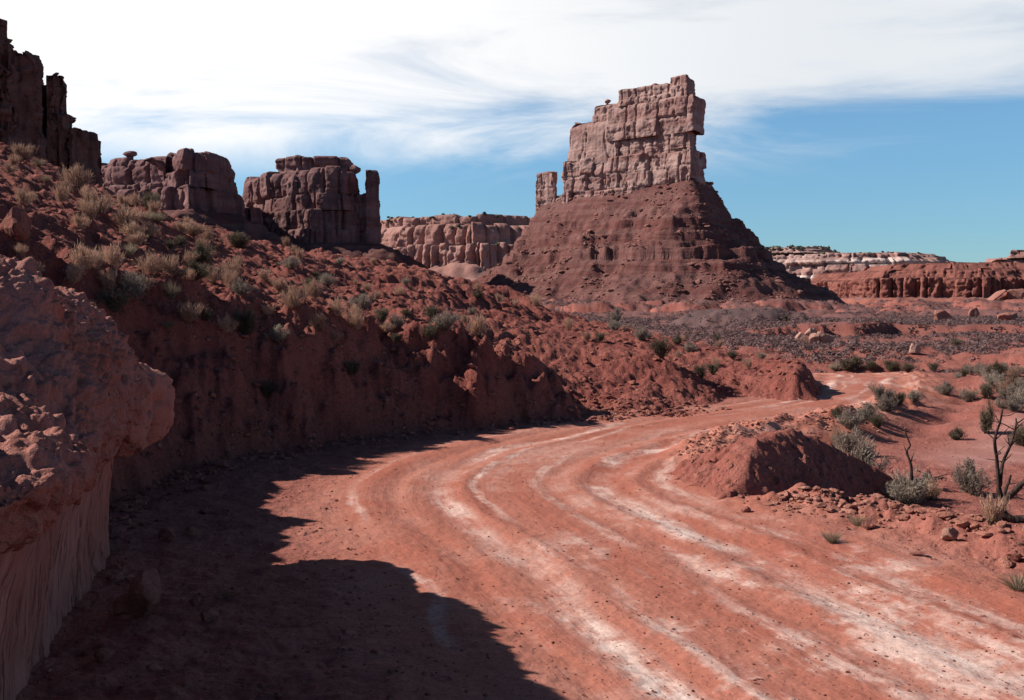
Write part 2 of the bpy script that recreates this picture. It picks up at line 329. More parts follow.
HPOLY = LCURVE+[(-150, 190), (-220, 0), (-100, -60)]
RCURVE = spline([(6.4, 5.0), (5.9, 8.0), (5.2, 10.2), (4.4, 11.9), (3.2, 13.2), (2.75, 14.5), (2.9, 16.5), (3.7, 19), (5.3, 21.3), (7.6, 23.5), (9.8, 25.9), (11.4, 29), (13.2, 33), (15.2, 40), (16, 48), (16, 58)], 4)
HILL_PX = [(0, 153, 40), (60, 170, 40), (110, 197, 42), (160, 222, 44), (200, 238, 46), (260, 248, 50), (320, 255, 54), (400, 262, 58), (480, 267, 62),
  (540, 280, 60), (600, 306, 55), (650, 328, 50), (700, 341, 44), (760, 360, 38), (800, 359, 31), (812, 361, 29),
  (40, 256, 13.0), (130, 280, 16.5), (180, 294, 17.3), (230, 308, 18), (330, 328, 20), (420, 332, 21.5), (500, 345, 23), (550, 366, 24.2), (572, 388, 24.6),
  (60, 205, 24), (130, 226, 26), (220, 258, 30), (330, 282, 34), (400, 268, 48), (400, 300, 34), (450, 280, 46), (450, 300, 40), (470, 322, 30), (560, 300, 48), (560, 325, 41), (560, 350, 34), (520, 335, 30),
  (590, 372, 28), (640, 352, 29), (665, 362, 28.5), (690, 374, 29), (720, 386, 29), (650, 338, 38), (700, 352, 36), (760, 364, 32), (740, 372, 32)]
HILL_W = [(-60, 110, 3), (-20, 8, 7.0), (-30, 20, 10), (-13, 4, 5.2), (-9, 0, 4.2), (-9, 8, 4.3), (-6.6, 5, 3.3), (-6.6, -2, 3.2), (-30, 0, 9.5), (-50, 30, 14), (-60, 0, 14), (-40, 60, 9), (-80, 60, 14), (-120, 40, 22), (-100, 120, 16), (-10, 90, 0.5), (5, 75, -0.5), (10, 55, -0.5), (11, 40, 0.2), (-140, 150, 16), (-20, -30, 6), (-60, -40, 10), (-6, -25, 3), (-150, 0, 24)]
hp = np.array([P(*q) for q in HILL_PX]+HILL_W)
def tps_fit(p, lam=0.05):
    n = len(p); d = np.hypot(p[:, None, 0]-p[None, :, 0], p[:, None, 1]-p[None, :, 1]); K = np.where(d > 0, d*d*np.log(d+1e-9), 0)
    A = np.zeros((n+3, n+3)); A[:n, :n] = K+lam*np.eye(n)*10; Q = np.c_[np.ones(n), p[:, :2]]; A[:n, n:] = Q; A[n:, :n] = Q.T
    return np.linalg.solve(A, np.r_[p[:, 2], 0, 0, 0])
TW = tps_fit(hp)
def hill_z(x, y):
    z = TW[-3]+TW[-2]*x+TW[-1]*y
    for i, (a, b, c) in enumerate(hp):
        d2 = (x-a)**2+(y-b)**2+1e-9; z = z+TW[i]*0.5*d2*np.log(d2)
    return z
SH = P(742, 331, 112)
SCARP = spline([P(*q)[:2] for q in ((300, 300, 37), (380, 290, 40), (450, 296, 41), (520, 302, 42), (580, 312, 43), (630, 325, 44))], 5); SCL = float(np.hypot(*np.diff(SCARP, axis=0).T).sum())
_sr = []
def sref0():
    if not _sr: _sr.append(float(seg_dist(np.array([4.6]), np.array([0.0]), ROAD)[1][0]))
    return _sr[0]
def terrain(x, y):
    r = np.hypot(x, y); z = np.zeros(x.shape); n = x.shape[0]
    far = np.full(n, 99.); S = np.zeros(n); U = np.full(n, 99.); dR = np.full(n, -99.)
    k = np.where((r < 75))[0]
    d, s, sg = seg_dist(x[k], y[k], ROAD); far[k] = d; S[k] = s; U[k] = d*sg
    kr = np.where((r < 60) & (x > 0))[0]
    d, s, sg = seg_dist(x[kr], y[kr], RCURVE); dR[kr] = d*sg
    off = sst(far, 2.0, 6.0)
    z += off*(0.30*fbm(x/11, y/11, 4, 1)*sst(r, 14, 60) + 1.6*fbm(x/120, y/120, 4, 5)*sst(r, 90, 400)) + 5*sst(r, 200, 900)
    right = sst(dR, 0.4, 2.0)*(1-sst(y, 30, 45)); z -= 0.42*right
    rn = 0.55+0.9*fbm(x/0.9, y/0.9, 3, 8)
    z += np.where(np.abs(dR) < 3, 0.24*np.exp(-((dR-0.35)/0.55)**2)*np.clip(rn, 0.1, 2)*(1-sst(y, 24, 30))*(1-sst(y, 12.8, 13.4)*(1-sst(y, 15.6, 16.4))), 0)
    hm = sst(x, 9, 14)*sst(y, 25, 31)*(1-sst(y, 48, 66))*sst(far, 2.2, 5)
    z += hm*(np.clip(fbm(x/6, y/6, 4, 11)+0.15, 0, 2)*0.75)
    z -= 1.0*np.exp(-((y-47)/5.5)**2)*sst(x, 2, 8)*(1-sst(x, 22, 30))
    so_ = S-sref0(); fr = sst(so_, 26.5, 29)*(1-sst(so_, 40, 46)); z += 0.10*sst(so_, 30, 37)*(1-sst(so_, 39, 46))*(1-sst(far, 4, 9))
    z += fr*(U > 0)*sst(far, 1.8, 3.4)*(1-sst(far, 4.5, 8))*(0.22+0.3*np.clip(fbm(x/2.6, y/2.6, 3, 33), -.4, 1))
    # small cut bank across the flats, and a dark shale hummock
    lm = sst(x, 16, 24)*(1-sst(x, 75, 95)); yl = 82+5*fbm(x/14, x*0+3, 3, 21)
    z += lm*0.95*sst(y, yl-0.15, yl+0.35)*(1-sst(y, yl+6, yl+30))
    q = np.hypot((x-SH[0])/8.0, (y-SH[1])/9)+0.15*fbm(x/3, y/3, 3, 31); z += 2.1*sst(1.15-q, 0, 0.75)
    # low rounded badland humps on the flats before the butte
    c1, c2 = cell(x/15+0.3*fbm(x/9, y/9, 2, 77), y/15, 41)
    hb = sst(y, 180, 230)*(1-sst(y, 330, 380))*(sst(x, -30, 10)*(1-sst(x, 150, 190)))
    z += hb*np.clip(1-(c1/0.6)**2, 0, 1)*(0.6+3.6*c2)+hb*0.8*np.abs(fbm(x/6, y/6, 4, 43))
    # hill with its cut bank
    hz = np.zeros(n); dl = np.full(n, -99.); Pf = np.zeros(n)
    kh = np.where((r < 240) & (x < 14) & (y > -70))[0]; xx, yy = x[kh], y[kh]
    d, _, _ = seg_dist(xx, yy, HPOLY, True); d = np.where(inside(xx, yy, HPOLY), d, -d)
    d += (0.38*fbm(xx/1.7, yy/1.7, 3, 51)+0.16*fbm(xx/0.5, yy/0.5, 3, 54))*np.clip(sst(d, -2, -0.3), 0, 1)*(1-0.6*sst(yy, 22, 24))
    wd = 2.5-0.75*sst(yy, 16.5, 20)+0.4*fbm(xx/4, yy/4, 2, 61)+1.5*sst(yy, 12.6, 14.2)*(1-sst(yy, 14.5, 19))-0.5*sst(yy, 22.5, 24.5)
    tip = np.exp(-(((xx-8.2)/1.6)**2+((yy-28.2)/2.2)**2)); wd = wd*(1-tip)+0.55*tip
    wd = wd+sst(yy, 38, 60)*22+0*xx
    t = np.clip(d/wd, 0, 1); prof = 1-(1-t)**1.55; prof = prof*sst(t, 0, 0.10)
    h = hill_z(xx, yy)
    rr = r[kh]
    rough = 0.30*fbm(xx/4.2, yy/4.2, 4, 71)*sst(d, 0.5, 4)+0.10*fbm(xx/1.1, yy/1.1, 5, 75, 0.6)
    dc, sc_, sgc = seg_dist(xx, yy, SCARP); dc = dc*sgc+0.5*fbm(xx/2, yy/2, 3, 83); rough += 0.30*sst(-dc, -0.9, 0.5)*np.exp(-np.clip(-dc, 0, 99)/9)*sst(sc_, 0.5, 5)*(1-sst(sc_, SCL-6, SCL-0.5))
    gl = np.abs(fbm(xx/2.6, yy/2.6, 3, 79)); rough -= 0.14*np.exp(-(gl/0.12)**2)*sst(d, 0.3, 2); rough *= 1-0.75*sst(yy, 22.5, 25)*sst(xx, 0.5, 2.0)*(1-sst(yy, 38, 46))
    h = h+rough
    Pf[kh] = prof; hz[kh] = h; dl[kh] = d
    z = z+np.where(Pf > 0, np.maximum(hz-z, 0)*Pf, 0)
    # small scale roughness
    nf = (r < 90)
    kk = np.where(nf)[0]; xx, yy = x[kk], y[kk]; onroad = (1-sst(np.abs(far[kk]), 2.6, 3.6))*(dl[kk] < 0.05)
    f1 = fbm(xx/0.42, yy/0.42, 4, 91, 0.55); c1, c2 = cell(xx/0.30, yy/0.30, 95); cb = np.clip(0.5-c1, 0, 1)*np.clip(c2*2-0.7, 0, 1.2)
    hillm = sst(dl[kk], 0, 0.3); bank = hillm*(1-sst(dl[kk], 1.5, 3))
    rubb = np.exp(-((dR[kk]-0.3)/0.7)**2)*(1-sst(yy, 12.8, 13.4)*(1-sst(yy, 15.6, 16.4)))
    c3, c4 = cell(xx/0.62+0.2*f1, yy/0.62, 97); cb2 = np.clip(0.5-c3, 0, 1)*np.clip(c4*2-1.1, 0, 1)
    sandm = sst(1-np.hypot((xx-10.6)/4.6, (yy-21.5)/3.6), 0, 0.3)
    z[kk] += (1-onroad)*(1-0.85*sandm)*(0.030*f1+0.06*hillm*f1+0.03*cb+hillm*(1-0.7*sst(yy, 22, 25)*sst(xx, 0.5, 2)*(1-sst(yy, 38, 46)))*(0.05*cb+0.13*cb2))+bank*(1-0.7*sst(yy, 23.2, 24.2))*(0.12*cb+0.30*fbm(xx/1.1, yy/1.1, 4, 108, 0.6)+0.30*cb2+0.12*np.abs(fbm(xx/0.45, yy/0.45, 3, 112)))+rubb*(0.16*cb+0.10*cb2+0.04*f1)
    uu = U[kk]+0.25*fbm(S[kk]/5, S[kk]*0, 2, 99)
    rut = sum(a*np.exp(-((uu-c)/w_)**2) for c, w_, a in ((-1.35, .2, -.035), (.3, .17, -.028), (1.05, .24, -.035), (-.95, .12, .025), (0.7, .12, .02), (1.55, .14, .03), (-2.3, .2, .03), (-1.9, .12, -.02), (2.4, .25, .04)))
    z[kk] += onroad*(0.8*rut+0.010*fbm(xx/0.5, yy/0.5, 3, 101)+0.006*fbm(xx/0.12, yy/0.12, 2, 104))
    return z, U, S, dl, dR, far

def ax(a, b, st): return np.arange(a, b-1e-9, st)
AZ = np.radians(np.concatenate([ax(-180, -100, 4), ax(-100, -33, 0.3), ax(-33, 33, 0.07), ax(33, 100, 0.6), ax(100, 180, 4)]))
def geom(a, b, q): return a*q**np.arange(int(math.log(b/a)/math.log(q)))
RR = np.concatenate([geom(0.4, 5, 1.03), geom(5, 62, 1.0036), geom(62, 600, 1.009), geom(600, 14000, 1.06), [14000]])
na, nr = len(AZ), len(RR)
GX = (np.sin(AZ)[:, None]*RR[None, :]).ravel(); GY = (np.cos(AZ)[:, None]*RR[None, :]).ravel()
GZ, GU, GS, GDL, GDR, GFAR = terrain(GX, GY)
ZG = GZ.reshape(na, nr)
def gz(x, y):
    x = np.atleast_1d(np.asarray(x, float)); y = np.atleast_1d(np.asarray(y, float))
    a = np.arctan2(x, y); r = np.clip(np.hypot(x, y), RR[0], RR[-1]*0.999)
    i = np.clip(np.searchsorted(AZ, a)-1, 0, na-2); j = np.clip(np.searchsorted(RR, r)-1, 0, nr-2)
    fa = np.clip((a-AZ[i])/(AZ[i+1]-AZ[i]), 0, 1); fr = (r-RR[j])/(RR[j+1]-RR[j])
    return (ZG[i, j]*(1-fa)+ZG[i+1, j]*fa)*(1-fr)+(ZG[i, j+1]*(1-fa)+ZG[i+1, j+1]*fa)*fr
def hit(px, py, dmin=3.0, dmax=600):
    """where the sight line through a pixel of the photograph meets the ground"""
    d = np.exp(np.linspace(math.log(dmin), math.log(dmax), 4000)); p = P(px, py, 1.0)
    x = p[0]*d; y = d; z = CAMZ+(p[2]-CAMZ)*d
    k = np.where(z < gz(x, y))[0]; k = k[0] if len(k) else 3999
    return float(x[k]), float(y[k]), float(gz(x[k], y[k])[0])
gf = grid_faces(na, nr, True)[:, ::-1]
VV = np.c_[GX, GY, GZ]
cu_, cdl, cfar, cdr, cy = [a[gf].mean(1) for a in (GU, GDL, GFAR, GDR, GY)]
hillf = cdl > 0.0
roadf = (~hillf) & (cfar < 3.3) & (cdr < 0.05) & (GS[gf].mean(1) < 66)
shalef = np.hypot((GX[gf].mean(1)-SH[0])/8.6, (cy-SH[1])/9.6) < 1.0
plainf = ~(hillf | roadf | shalef)
def sub(name, mask, mat, at=False):
    F = gf[mask]; idx, inv = np.unique(F, return_inverse=True); F2 = inv.reshape(F.shape)
    o = mesh_np(name, VV[idx], F2, mat, attrs={'u': GU[idx], 's': np.where(GFAR[idx] < 90, GS[idx]-S_OFF, 200), 'e': GFARE[idx], 'sand': GSAND[idx]} if at else None); o['kind'] = 'structure'; return o
S_OFF = 0.0
GSAND = sst(1-np.hypot((GX-10.6)/4.6, (GY-21.5)/3.6)+0.25*fbm(GX/2.5, GY/2.5, 3, 222)*(np.hypot(GX, GY) < 80), -0.05, 0.3)*sst(GFAR, 3.5, 5)
_, s_ref, _ = seg_dist(np.array([4.6]), np.array([0.0]), ROAD); S_OFF = float(s_ref[0])
NAR = 1+0.35*sst(GS-S_OFF, 24.5, 29.5); GU = GU*NAR; GFARE = np.where(GFAR < 90, GFAR*NAR, GFAR)
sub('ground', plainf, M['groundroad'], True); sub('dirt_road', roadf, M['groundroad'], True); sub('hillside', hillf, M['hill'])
sub('shale_hummock', shalef, M['shale'])

# ------------------------------------------------------------------ cliffs
def resample(poly, ds):
    p = np.array(poly, float); q = np.r_[p, p[:1]]; L = np.hypot(*np.diff(q, axis=0).T); c = np.r_[0, np.cumsum(L)]
    n = max(12, int(c[-1]/ds)); s = np.linspace(0, c[-1], n, endpoint=False)
    return np.c_[np.interp(s, c, q[:, 0]), np.interp(s, c, q[:, 1])], s, c[-1]
def ccw(poly):
    a = sum(poly[i][0]*poly[(i+1) % len(poly)][1]-poly[(i+1) % len(poly)][0]*poly[i][1] for i in range(len(poly)))
    return list(poly) if a > 0 else list(poly)[::-1]
def cliff(poly, z0, z1, ds, seed, taper=0.04, bed=(2, 6), joint=(3, 10), jamp=0.8, groove=1.2, bamp=0.5, namp=0.5, nsc=5.0, rnd=1.5, topvar=1.0, corner=3.0, groups=3, cap=0.6, gw=0.35, skip=0.35, rj_=0.03, slab=0.8, ssc=1.0):
    R = np.random.RandomState(seed); poly = ccw(poly); p, s, L = resample(poly, ds); n = len(p)
    k = max(1, int(corner/ds)); ker = np.hanning(2*k+3)[1:-1]; ker /= ker.sum()
    sm = lambda a: np.convolve(np.r_[a[-k:], a, a[:k]], ker, 'valid')
    p = np.c_[sm(p[:, 0]), sm(p[:, 1])]
    tx = np.roll(p[:, 0], -1)-np.roll(p[:, 0], 1); ty = np.roll(p[:, 1], -1)-np.roll(p[:, 1], 1); l = np.hypot(tx, ty)+1e-9
    nx, ny = sm(ty/l), sm(-tx/l); l = np.hypot(nx, ny)+1e-9; nx /= l; ny /= l
    H = z1-z0; m = max(8, int(H/ds)); v = np.linspace(0, 1, m)
    def joints():
        b = [0.]
        while b[-1] < L: b.append(b[-1]+joint[0]+(joint[1]-joint[0])*R.rand()**1.6)
        b = np.array(b); return b
    base_b = joints(); off = np.zeros((n, m)); gi = np.zeros(m, int)
    gb = np.sort(np.r_[0, np.clip((np.arange(1, groups)+R.uniform(-.25, .25, groups-1))/groups, 0, 1), 1.001])
    topd = np.zeros(n)
    wob = 0.35*joint[0]*pn(np.arange(n)*0+3.3, s/joint[0], seed % 50)
    for g in range(groups):
        b = joints() if R.rand() < 0.6 else base_b
        o = R.rand(len(b)+1)**1.5*jamp; keep = R.rand(len(b)) > skip
        rows = np.where((v >= gb[g]) & (v < gb[g+1]))[0]
        for rj in rows:
            sw = s+wob*0.15+0.25*joint[0]*0.2*pn(s/joint[0]*0+v[rj]*H/6, s*0+seed*1.7+g, 7)
            ci = np.searchsorted(b, sw); lo = b[np.clip(ci-1, 0, len(b)-1)]; hi = b[np.clip(ci, 0, len(b)-1)]
            e = np.minimum(np.abs(sw-lo)*np.where(keep[np.clip(ci-1, 0, len(b)-1)], 1, 4), np.abs(hi-sw)*np.where(keep[np.clip(ci, 0, len(b)-1)], 1, 4))
            rndj = np.clip(1-e/(joint[0]*0.5), 0, 1)**2*joint[0]*rj_
            off[:, rj] += o[np.clip(ci, 0, len(o)-1)]+groove*np.exp(-(e/gw)**2)+rndj
        if g == groups-1:
            ci = np.searchsorted(b, s); topd = R.rand(len(b)+1)[np.clip(ci, 0, len(b))]*topvar
        if g < groups-1:                                             # a recessed seam between tiers
            off += groove*0.5*np.clip(0.3+1.2*pn(s/(1.5*joint[1]), s*0+g*3.1, 19), 0, 1)[:, None]*np.exp(-((v-gb[g+1])*H/(0.6*gw+0.2))**2)[None, :]+(v > gb[g+1])[None, :]*bamp*R.uniform(-0.2, 1.0)
    zb = 0.
    bo = np.zeros(m)
    while zb < H:
        th = R.uniform(*bed); w_ = (v*H >= zb) & (v*H < zb+th); bo[w_] = R.uniform(-.5, .5)*bamp
        bo += 0.45*bamp*np.exp(-((v*H-zb)/(0.10*bed[0]+ds*0.4))**2); zb += th
    off += bo[None, :]*np.clip(0.55+0.9*pn(s/joint[1], s*0+1.3, 23), 0.05, 1.2)[:, None]
    sv = fbm(np.repeat((s/(joint[1]*0.8*ssc))[:, None], m, 1)+0.15*seed, np.repeat((v*H/(joint[1]*0.55*ssc))[None, :], n, 0), 4, seed % 37, 0.55)
    sq = sv*3.2; sq = np.floor(sq)+sst(sq-np.floor(sq), 0.0, 0.18); off += slab*0.5*(-sq+0.4)
    hol = fbm(np.repeat((s/(joint[1]*0.45))[:, None], m, 1)+9, np.repeat((v*H/(joint[1]*1.3))[None, :], n, 0), 3, seed % 31+2); off += slab*1.6*sst(hol, 0.42, 0.52)
    zt = z1-topd; Zs = z0+v[None, :]*(zt-z0)[:, None]
    off += taper*(Zs-z0)
    u = np.clip((Zs-(zt[:, None]-rnd))/max(rnd, 1e-3), 0, 1); off += rnd*0.8*(1-np.sqrt(np.clip(1-u*u*0.98, 0, 1)))
    Xs = p[:, 0][:, None]-nx[:, None]*off; Ys = p[:, 1][:, None]-ny[:, None]*off
    nz = fbm3(Xs/nsc, Ys/nsc, Zs/nsc, 5, seed % 40, 0.55)*namp
    Xs += nx[:, None]*nz; Ys += ny[:, None]*nz
    cx, cy_ = p[:, 0].mean(), p[:, 1].mean(); rings = [(Xs, Ys, Zs)]
    K = 7; capz = np.median(zt)
    for q in range(1, K+1):
        t = (q/K)**1.4*0.985; cxx = Xs[:, -1]*(1-t)+cx*t; cyy = Ys[:, -1]*(1-t)+cy_*t
        czz = Zs[:, -1]*(1-t)+(capz+cap)*t+0.35*cap*fbm(cxx/nsc, cyy/nsc, 3, seed % 40)*min(1, q/2)
        rings.append((cxx[:, None], cyy[:, None], czz[:, None]))
    Xs, Ys, Zs = [np.concatenate([r[i] for r in rings], 1) for i in range(3)]
    return np.c_[Xs.ravel(), Ys.ravel(), Zs.ravel()], grid_faces(n, Xs.shape[1], True)
def talus(poly, ztop, res, ext, slope, seed, zfun=None, ledges=(), rough=1.0, gully=4.0, concave=0.0, keep=None):
    poly = np.array(poly, float); x0, y0 = poly.min(0)-ext; x1, y1 = poly.max(0)+ext
    xs = np.arange(x0, x1, res); ys = np.arange(y0, y1, res); X, Y = np.meshgrid(xs, ys, indexing='ij'); x, y = X.ravel(), Y.ravel()
    d, s, _ = seg_dist(x, y, poly, True); ins = inside(x, y, [tuple(q) for q in poly]); d = np.where(ins, 0, d)
    sc = ext/60
    d2 = d+gully*fbm(x/(14*sc), y/(14*sc), 4, seed)*sst(d, 0, 8*sc)
    zt = ztop if zfun is None else zfun(x, y)
    hgt = zt; H = np.maximum(hgt, 1)
    t = np.clip(d2*slope/H, 0, 3)
    z = zt-H*np.where(t < 1, t*(1+concave)-concave*t*t, 1+(t-1)*0.10)
    for zk, am in ledges:
        zz = z+0.8*fbm(x/25, y/25, 2, seed+9)+0.35*fbm(x/2.2, y/2.2, 3, seed+10); mod = np.clip(0.85+0.7*fbm(x/17, y/17, 3, seed+3), 0.25, 1.4)
        z = z+am*mod*(sst(zz, zk-0.3, zk+0.3)-np.clip((zz-zk)/5.5+0.5, 0, 1))
    z = z+rough*(0.55*fbm(x/(5*sc), y/(5*sc), 5, seed+20, 0.68))
    c1, c2 = cell(x/(2.6*sc), y/(2.6*sc), seed+5); z += rough*np.clip(0.42-c1, 0, 1)*np.clip(c2*3-1.9, 0, 1)*1.5*sst(d, 1, 5)
    Z = z.reshape(X.shape); g = gz(x, y).reshape(X.shape); n, m = X.shape
    F = grid_faces(n, m); ok = ((z > g.ravel()-0.6))[F].any(1)
    if keep is not None: ok &= keep(x, y)[F].any(1)
    F = F[ok]; idx, inv = np.unique(F, return_inverse=True)
    return np.c_[x, y, z][idx], inv.reshape(F.shape)

# --- the big butte
FL, FR, BR, BL = np.array((20.6, 426.)), np.array((68.9, 385.)), np.array((78.6, 399.)), np.array((31., 441.))
fd = (FR-FL)/np.linalg.norm(FR-FL); fn = np.array((fd[1], -fd[0])); fn = fn if fn[1] < 0 else -fn
def Q(px, inn=0.0):
    k = (px-512)/FOC; t = (k*FL[1]-FL[0])/(fd[0]-k*fd[1]); q = FL+fd*t; return q-fn*inn
def fin_poly(pa, pb, i0, i1, bend=True, endpx=None):
    a, b = Q(pa, i0), Q(pb, i0); c = Q(pb, i1); d = Q(pa, i1)
    if endpx is not None:
        e = b+(c-b); k = (endpx-512)/FOC; yv = b[1]+11; c = np.array((k*yv, yv))
    return [tuple(a), tuple(b), tuple(c), tuple(d)]
bt = tag(empty('sandstone_butte', (50, 410, 0)), 'tall sandstone fin with stepped top and leaning side pinnacle on a red talus cone', 'butte')
def part(name, vf, mat, root, smooth=True):
    V, F = vf; V = V-np.array(root.location); return mesh_np(name, V, F, mat, root, smooth)
def ztal(x, y):
    k = ((x-FL[0])*fd[0]+(y-FL[1])*fd[1]); return np.interp(k, [-25, -6, 10, 63, 75], [41, 46.5, 49.5, 51.5, 49])
tp = [tuple(Q(538, 1)), tuple(Q(690, 1)), tuple(BR), tuple(BL), ]
part('talus_slope', talus(tp, 50, 0.55, 100, 0.86, 3, ztal, ((38.5, 1.5), (34, 3.0), (31, 1.6), (28.2, 3.2), (25.3, 2.0), (22, 4.2), (16.5, 1.8)), 0.8, 5.5, 0.50), M['talus'], bt)
BK = dict(namp=0.28, nsc=4.0, corner=1.6, cap=0.8, gw=0.22, ssc=1.6)
part('cliff_tier', cliff(fin_poly(561, 692, -1.6, 17, endpx=709.5), 43, 63.8, 0.36, 11, 0.05, (2, 5), (2.4, 10), 2.0, 1.8, 0.4, rnd=1.0, topvar=1.8, groups=3, slab=0.55, skip=0.3, **BK), M['butte'], bt)
part('cliff_tier', cliff(fin_poly(565, 616, 0.6, 15), 61, 79.5, 0.36, 12, 0.045, (4, 10), (9, 20), 0.5, 0.9, 0.3, rnd=3.6, topvar=1.0, groups=2, slab=0.35, skip=0.45, **BK), M['butte'], bt)
part('cliff_tier', cliff(fin_poly(603, 688, 1.6, 14, endpx=697.5), 62, 70.5, 0.36, 18, 0.02, (1.2, 2.6), (3, 9), 0.8, 1.2, 0.6, rnd=0.4, topvar=0.3, groups=2, slab=0.4, skip=0.3, **BK), M['butte'], bt)
part('cliff_tier', cliff(fin_poly(603, 692, 0.4, 14, endpx=704.5), 69.5, 84, 0.36, 13, -0.01, (3, 6), (4, 13), 1.1, 1.6, 0.4, rnd=2.4, topvar=0.9, groups=2, slab=0.5, skip=0.4, **{**BK, 'corner': 2.4, 'namp': 0.45}), M['butte'], bt)
part('caprock', cliff(fin_poly(587, 618, 2.5, 11), 78.5, 85.4, 0.34, 14, 0.02, (1.2, 2.5), (3, 7), 0.7, 0.7, 0.6, rnd=1.0, topvar=0.8, groups=2, slab=0.4, **BK), M['butte'], bt)
part('caprock', cliff(fin_poly(614, 665, 1.2, 11), 83, 89.9, 0.34, 15, 0.0, (1.5, 3), (2.5, 7), 0.8, 1.0, 0.5, rnd=0.6, topvar=0.8, groups=2, slab=0.35, **BK), M['butte'], bt)
part('caprock', cliff(fin_poly(664.5, 684, 1.4, 10.5, endpx=694.5), 83, 91.8, 0.34, 16, 0.0, (1.5, 3), (2.5, 6), 0.7, 1.0, 0.5, rnd=1.0, topvar=0.6, groups=2, slab=0.35, **BK), M['butte'], bt)
pp = [P(*q)[:2] for q in ((533.2, 300, 438), (556.0, 300, 431), (557.5, 300, 441), (537, 300, 447))]
part('cliff_tier', cliff([P(*q)[:2] for q in ((534, 300, 437), (563, 300, 428), (566, 300, 440), (538, 300, 447))], 34, 50.5, 0.36, 19, 0.06, (1.5, 3), (2, 5), 0.9, 1.0, 0.5, rnd=1.0, topvar=2.0, groups=2, slab=0.5, **BK), M['butte'], bt)
part('pinnacle', cliff(pp, 34, 60.5, 0.34, 17, 0.02, (2, 6), (3, 7), 0.4, 0.8, 0.4, rnd=1.0, topvar=0.5, groups=3, slab=0.4, **{**BK, 'corner': 1.0}), M['butte'], bt)

# --- boulders (used for balanced rocks too)
def ico(sub):
    bm = bmesh.new(); bmesh.ops.create_icosphere(bm, subdivisions=sub, radius=1)
    V = np.array([v.co for v in bm.verts]); F = np.array([[v.index for v in f.verts] for f in bm.faces]); bm.free(); return V, F
ICO = {k: ico(k) for k in (1, 2, 3, 4, 5)}
def rock_vf(seed, size, sub=3, cuts=9, rough=0.12):
    R = np.random.RandomState(seed); V, F = ICO[sub]; V = V.copy()
    for _ in range(cuts):
        n = R.normal(size=3); n /= np.linalg.norm(n); h = R.uniform(0.35, 0.8); d = V@n-h; V -= np.clip(d, 0, None)[:, None]*n
    V += V*(rough*fbm3(V[:, 0]*1.6+seed, V[:, 1]*1.6, V[:, 2]*1.6, 4, seed % 30))[:, None]
    return V*np.array(size), F
def stone(name, loc, size, seed, mat, label, cat='boulder', group=None, rz=0, tilt=(0, 0), sub=4, parent=None, cuts=9, sink=0.2, rough=0.12):
    V, F = rock_vf(seed, size, sub, cuts, rough)
    o = mesh_np(name, V, F, mat, parent, False); o.location = (loc[0], loc[1], loc[2]+size[2]*(1-sink)*0.8) if not parent else loc
    o.rotation_euler = (tilt[0], tilt[1], rz)
    if label: tag(o, label, cat, group)
    return o
for px, py, sz in ((599, 106, (1.6, 1.6, 1.2)), (647, 86, (2.8, 2.2, 1.1)), (571, 124, (2.2, 2, 1.0))):
    q = Q(px, 5); z = P(px, py, q[1])[2]
    stone('balanced_rock', Vector((q[0], q[1], z))-bt.location, sz, px, M['butte'], None, parent=bt)
    if px == 599: stone('balanced_rock', Vector((q[0]+.1, q[1], z+1.9))-bt.location, (2.0, 1.8, 1.0), px+7, M['butte'], None, parent=bt)

def talus_rubble(n, seed):
    o = [c for c in bt.children if c.name.startswith('talus')][0]; co = np.empty(len(o.data.vertices)*3, np.float32); o.data.vertices.foreach_get('co', co); co = co.reshape(-1, 3).astype(float)
    R = np.random.RandomState(seed); w_ = np.clip(0.25+fbm(co[:, 0]/14, co[:, 1]/14, 3, 61), 0.02, 1)*np.where(co[:, 1] < 20, 1, .05); q = co[R.choice(len(co), n, p=w_/w_.sum())]
    pr = [rock_vf(700+i, (1, 1, .7), 1, 7, .15) for i in range(10)]; Vs, Fs, k = [], [], 0
    for p_ in q:
        V, F = pr[R.randint(10)]; sc_ = 0.28+1.25*R.rand()**7; a = R.rand()*6.28; W = V*sc_*np.array((R.uniform(.8, 1.6), R.uniform(.8, 1.3), R.uniform(.6, 1.1))); W = np.c_[W[:, 0]*math.cos(a)-W[:, 1]*math.sin(a), W[:, 0]*math.sin(a)+W[:, 1]*math.cos(a), W[:, 2]]
        Vs.append(W+p_); Fs.append(F+k); k += len(V)
    o2 = mesh_np('talus_rubble', np.concatenate(Vs), np.concatenate(Fs), M['talus_rock'], bt, False); o2['kind'] = 'stuff'
M['talus_rock'] = soil_mat('talus_blocks', (0.27, 0.14, 0.115), (0.22, 0.095, 0.08), (0.17, 0.075, 0.066), 0.2)
talus_rubble(5000, 8)
# --- other mesas: name, label, root, parts
def pol(pts): return [P(px, 300, d)[:2] for px, d in pts]
def zt(py, d): return P(512, py, d)[2]
def mesa(name, label, cat): return tag(empty(name), label, cat)
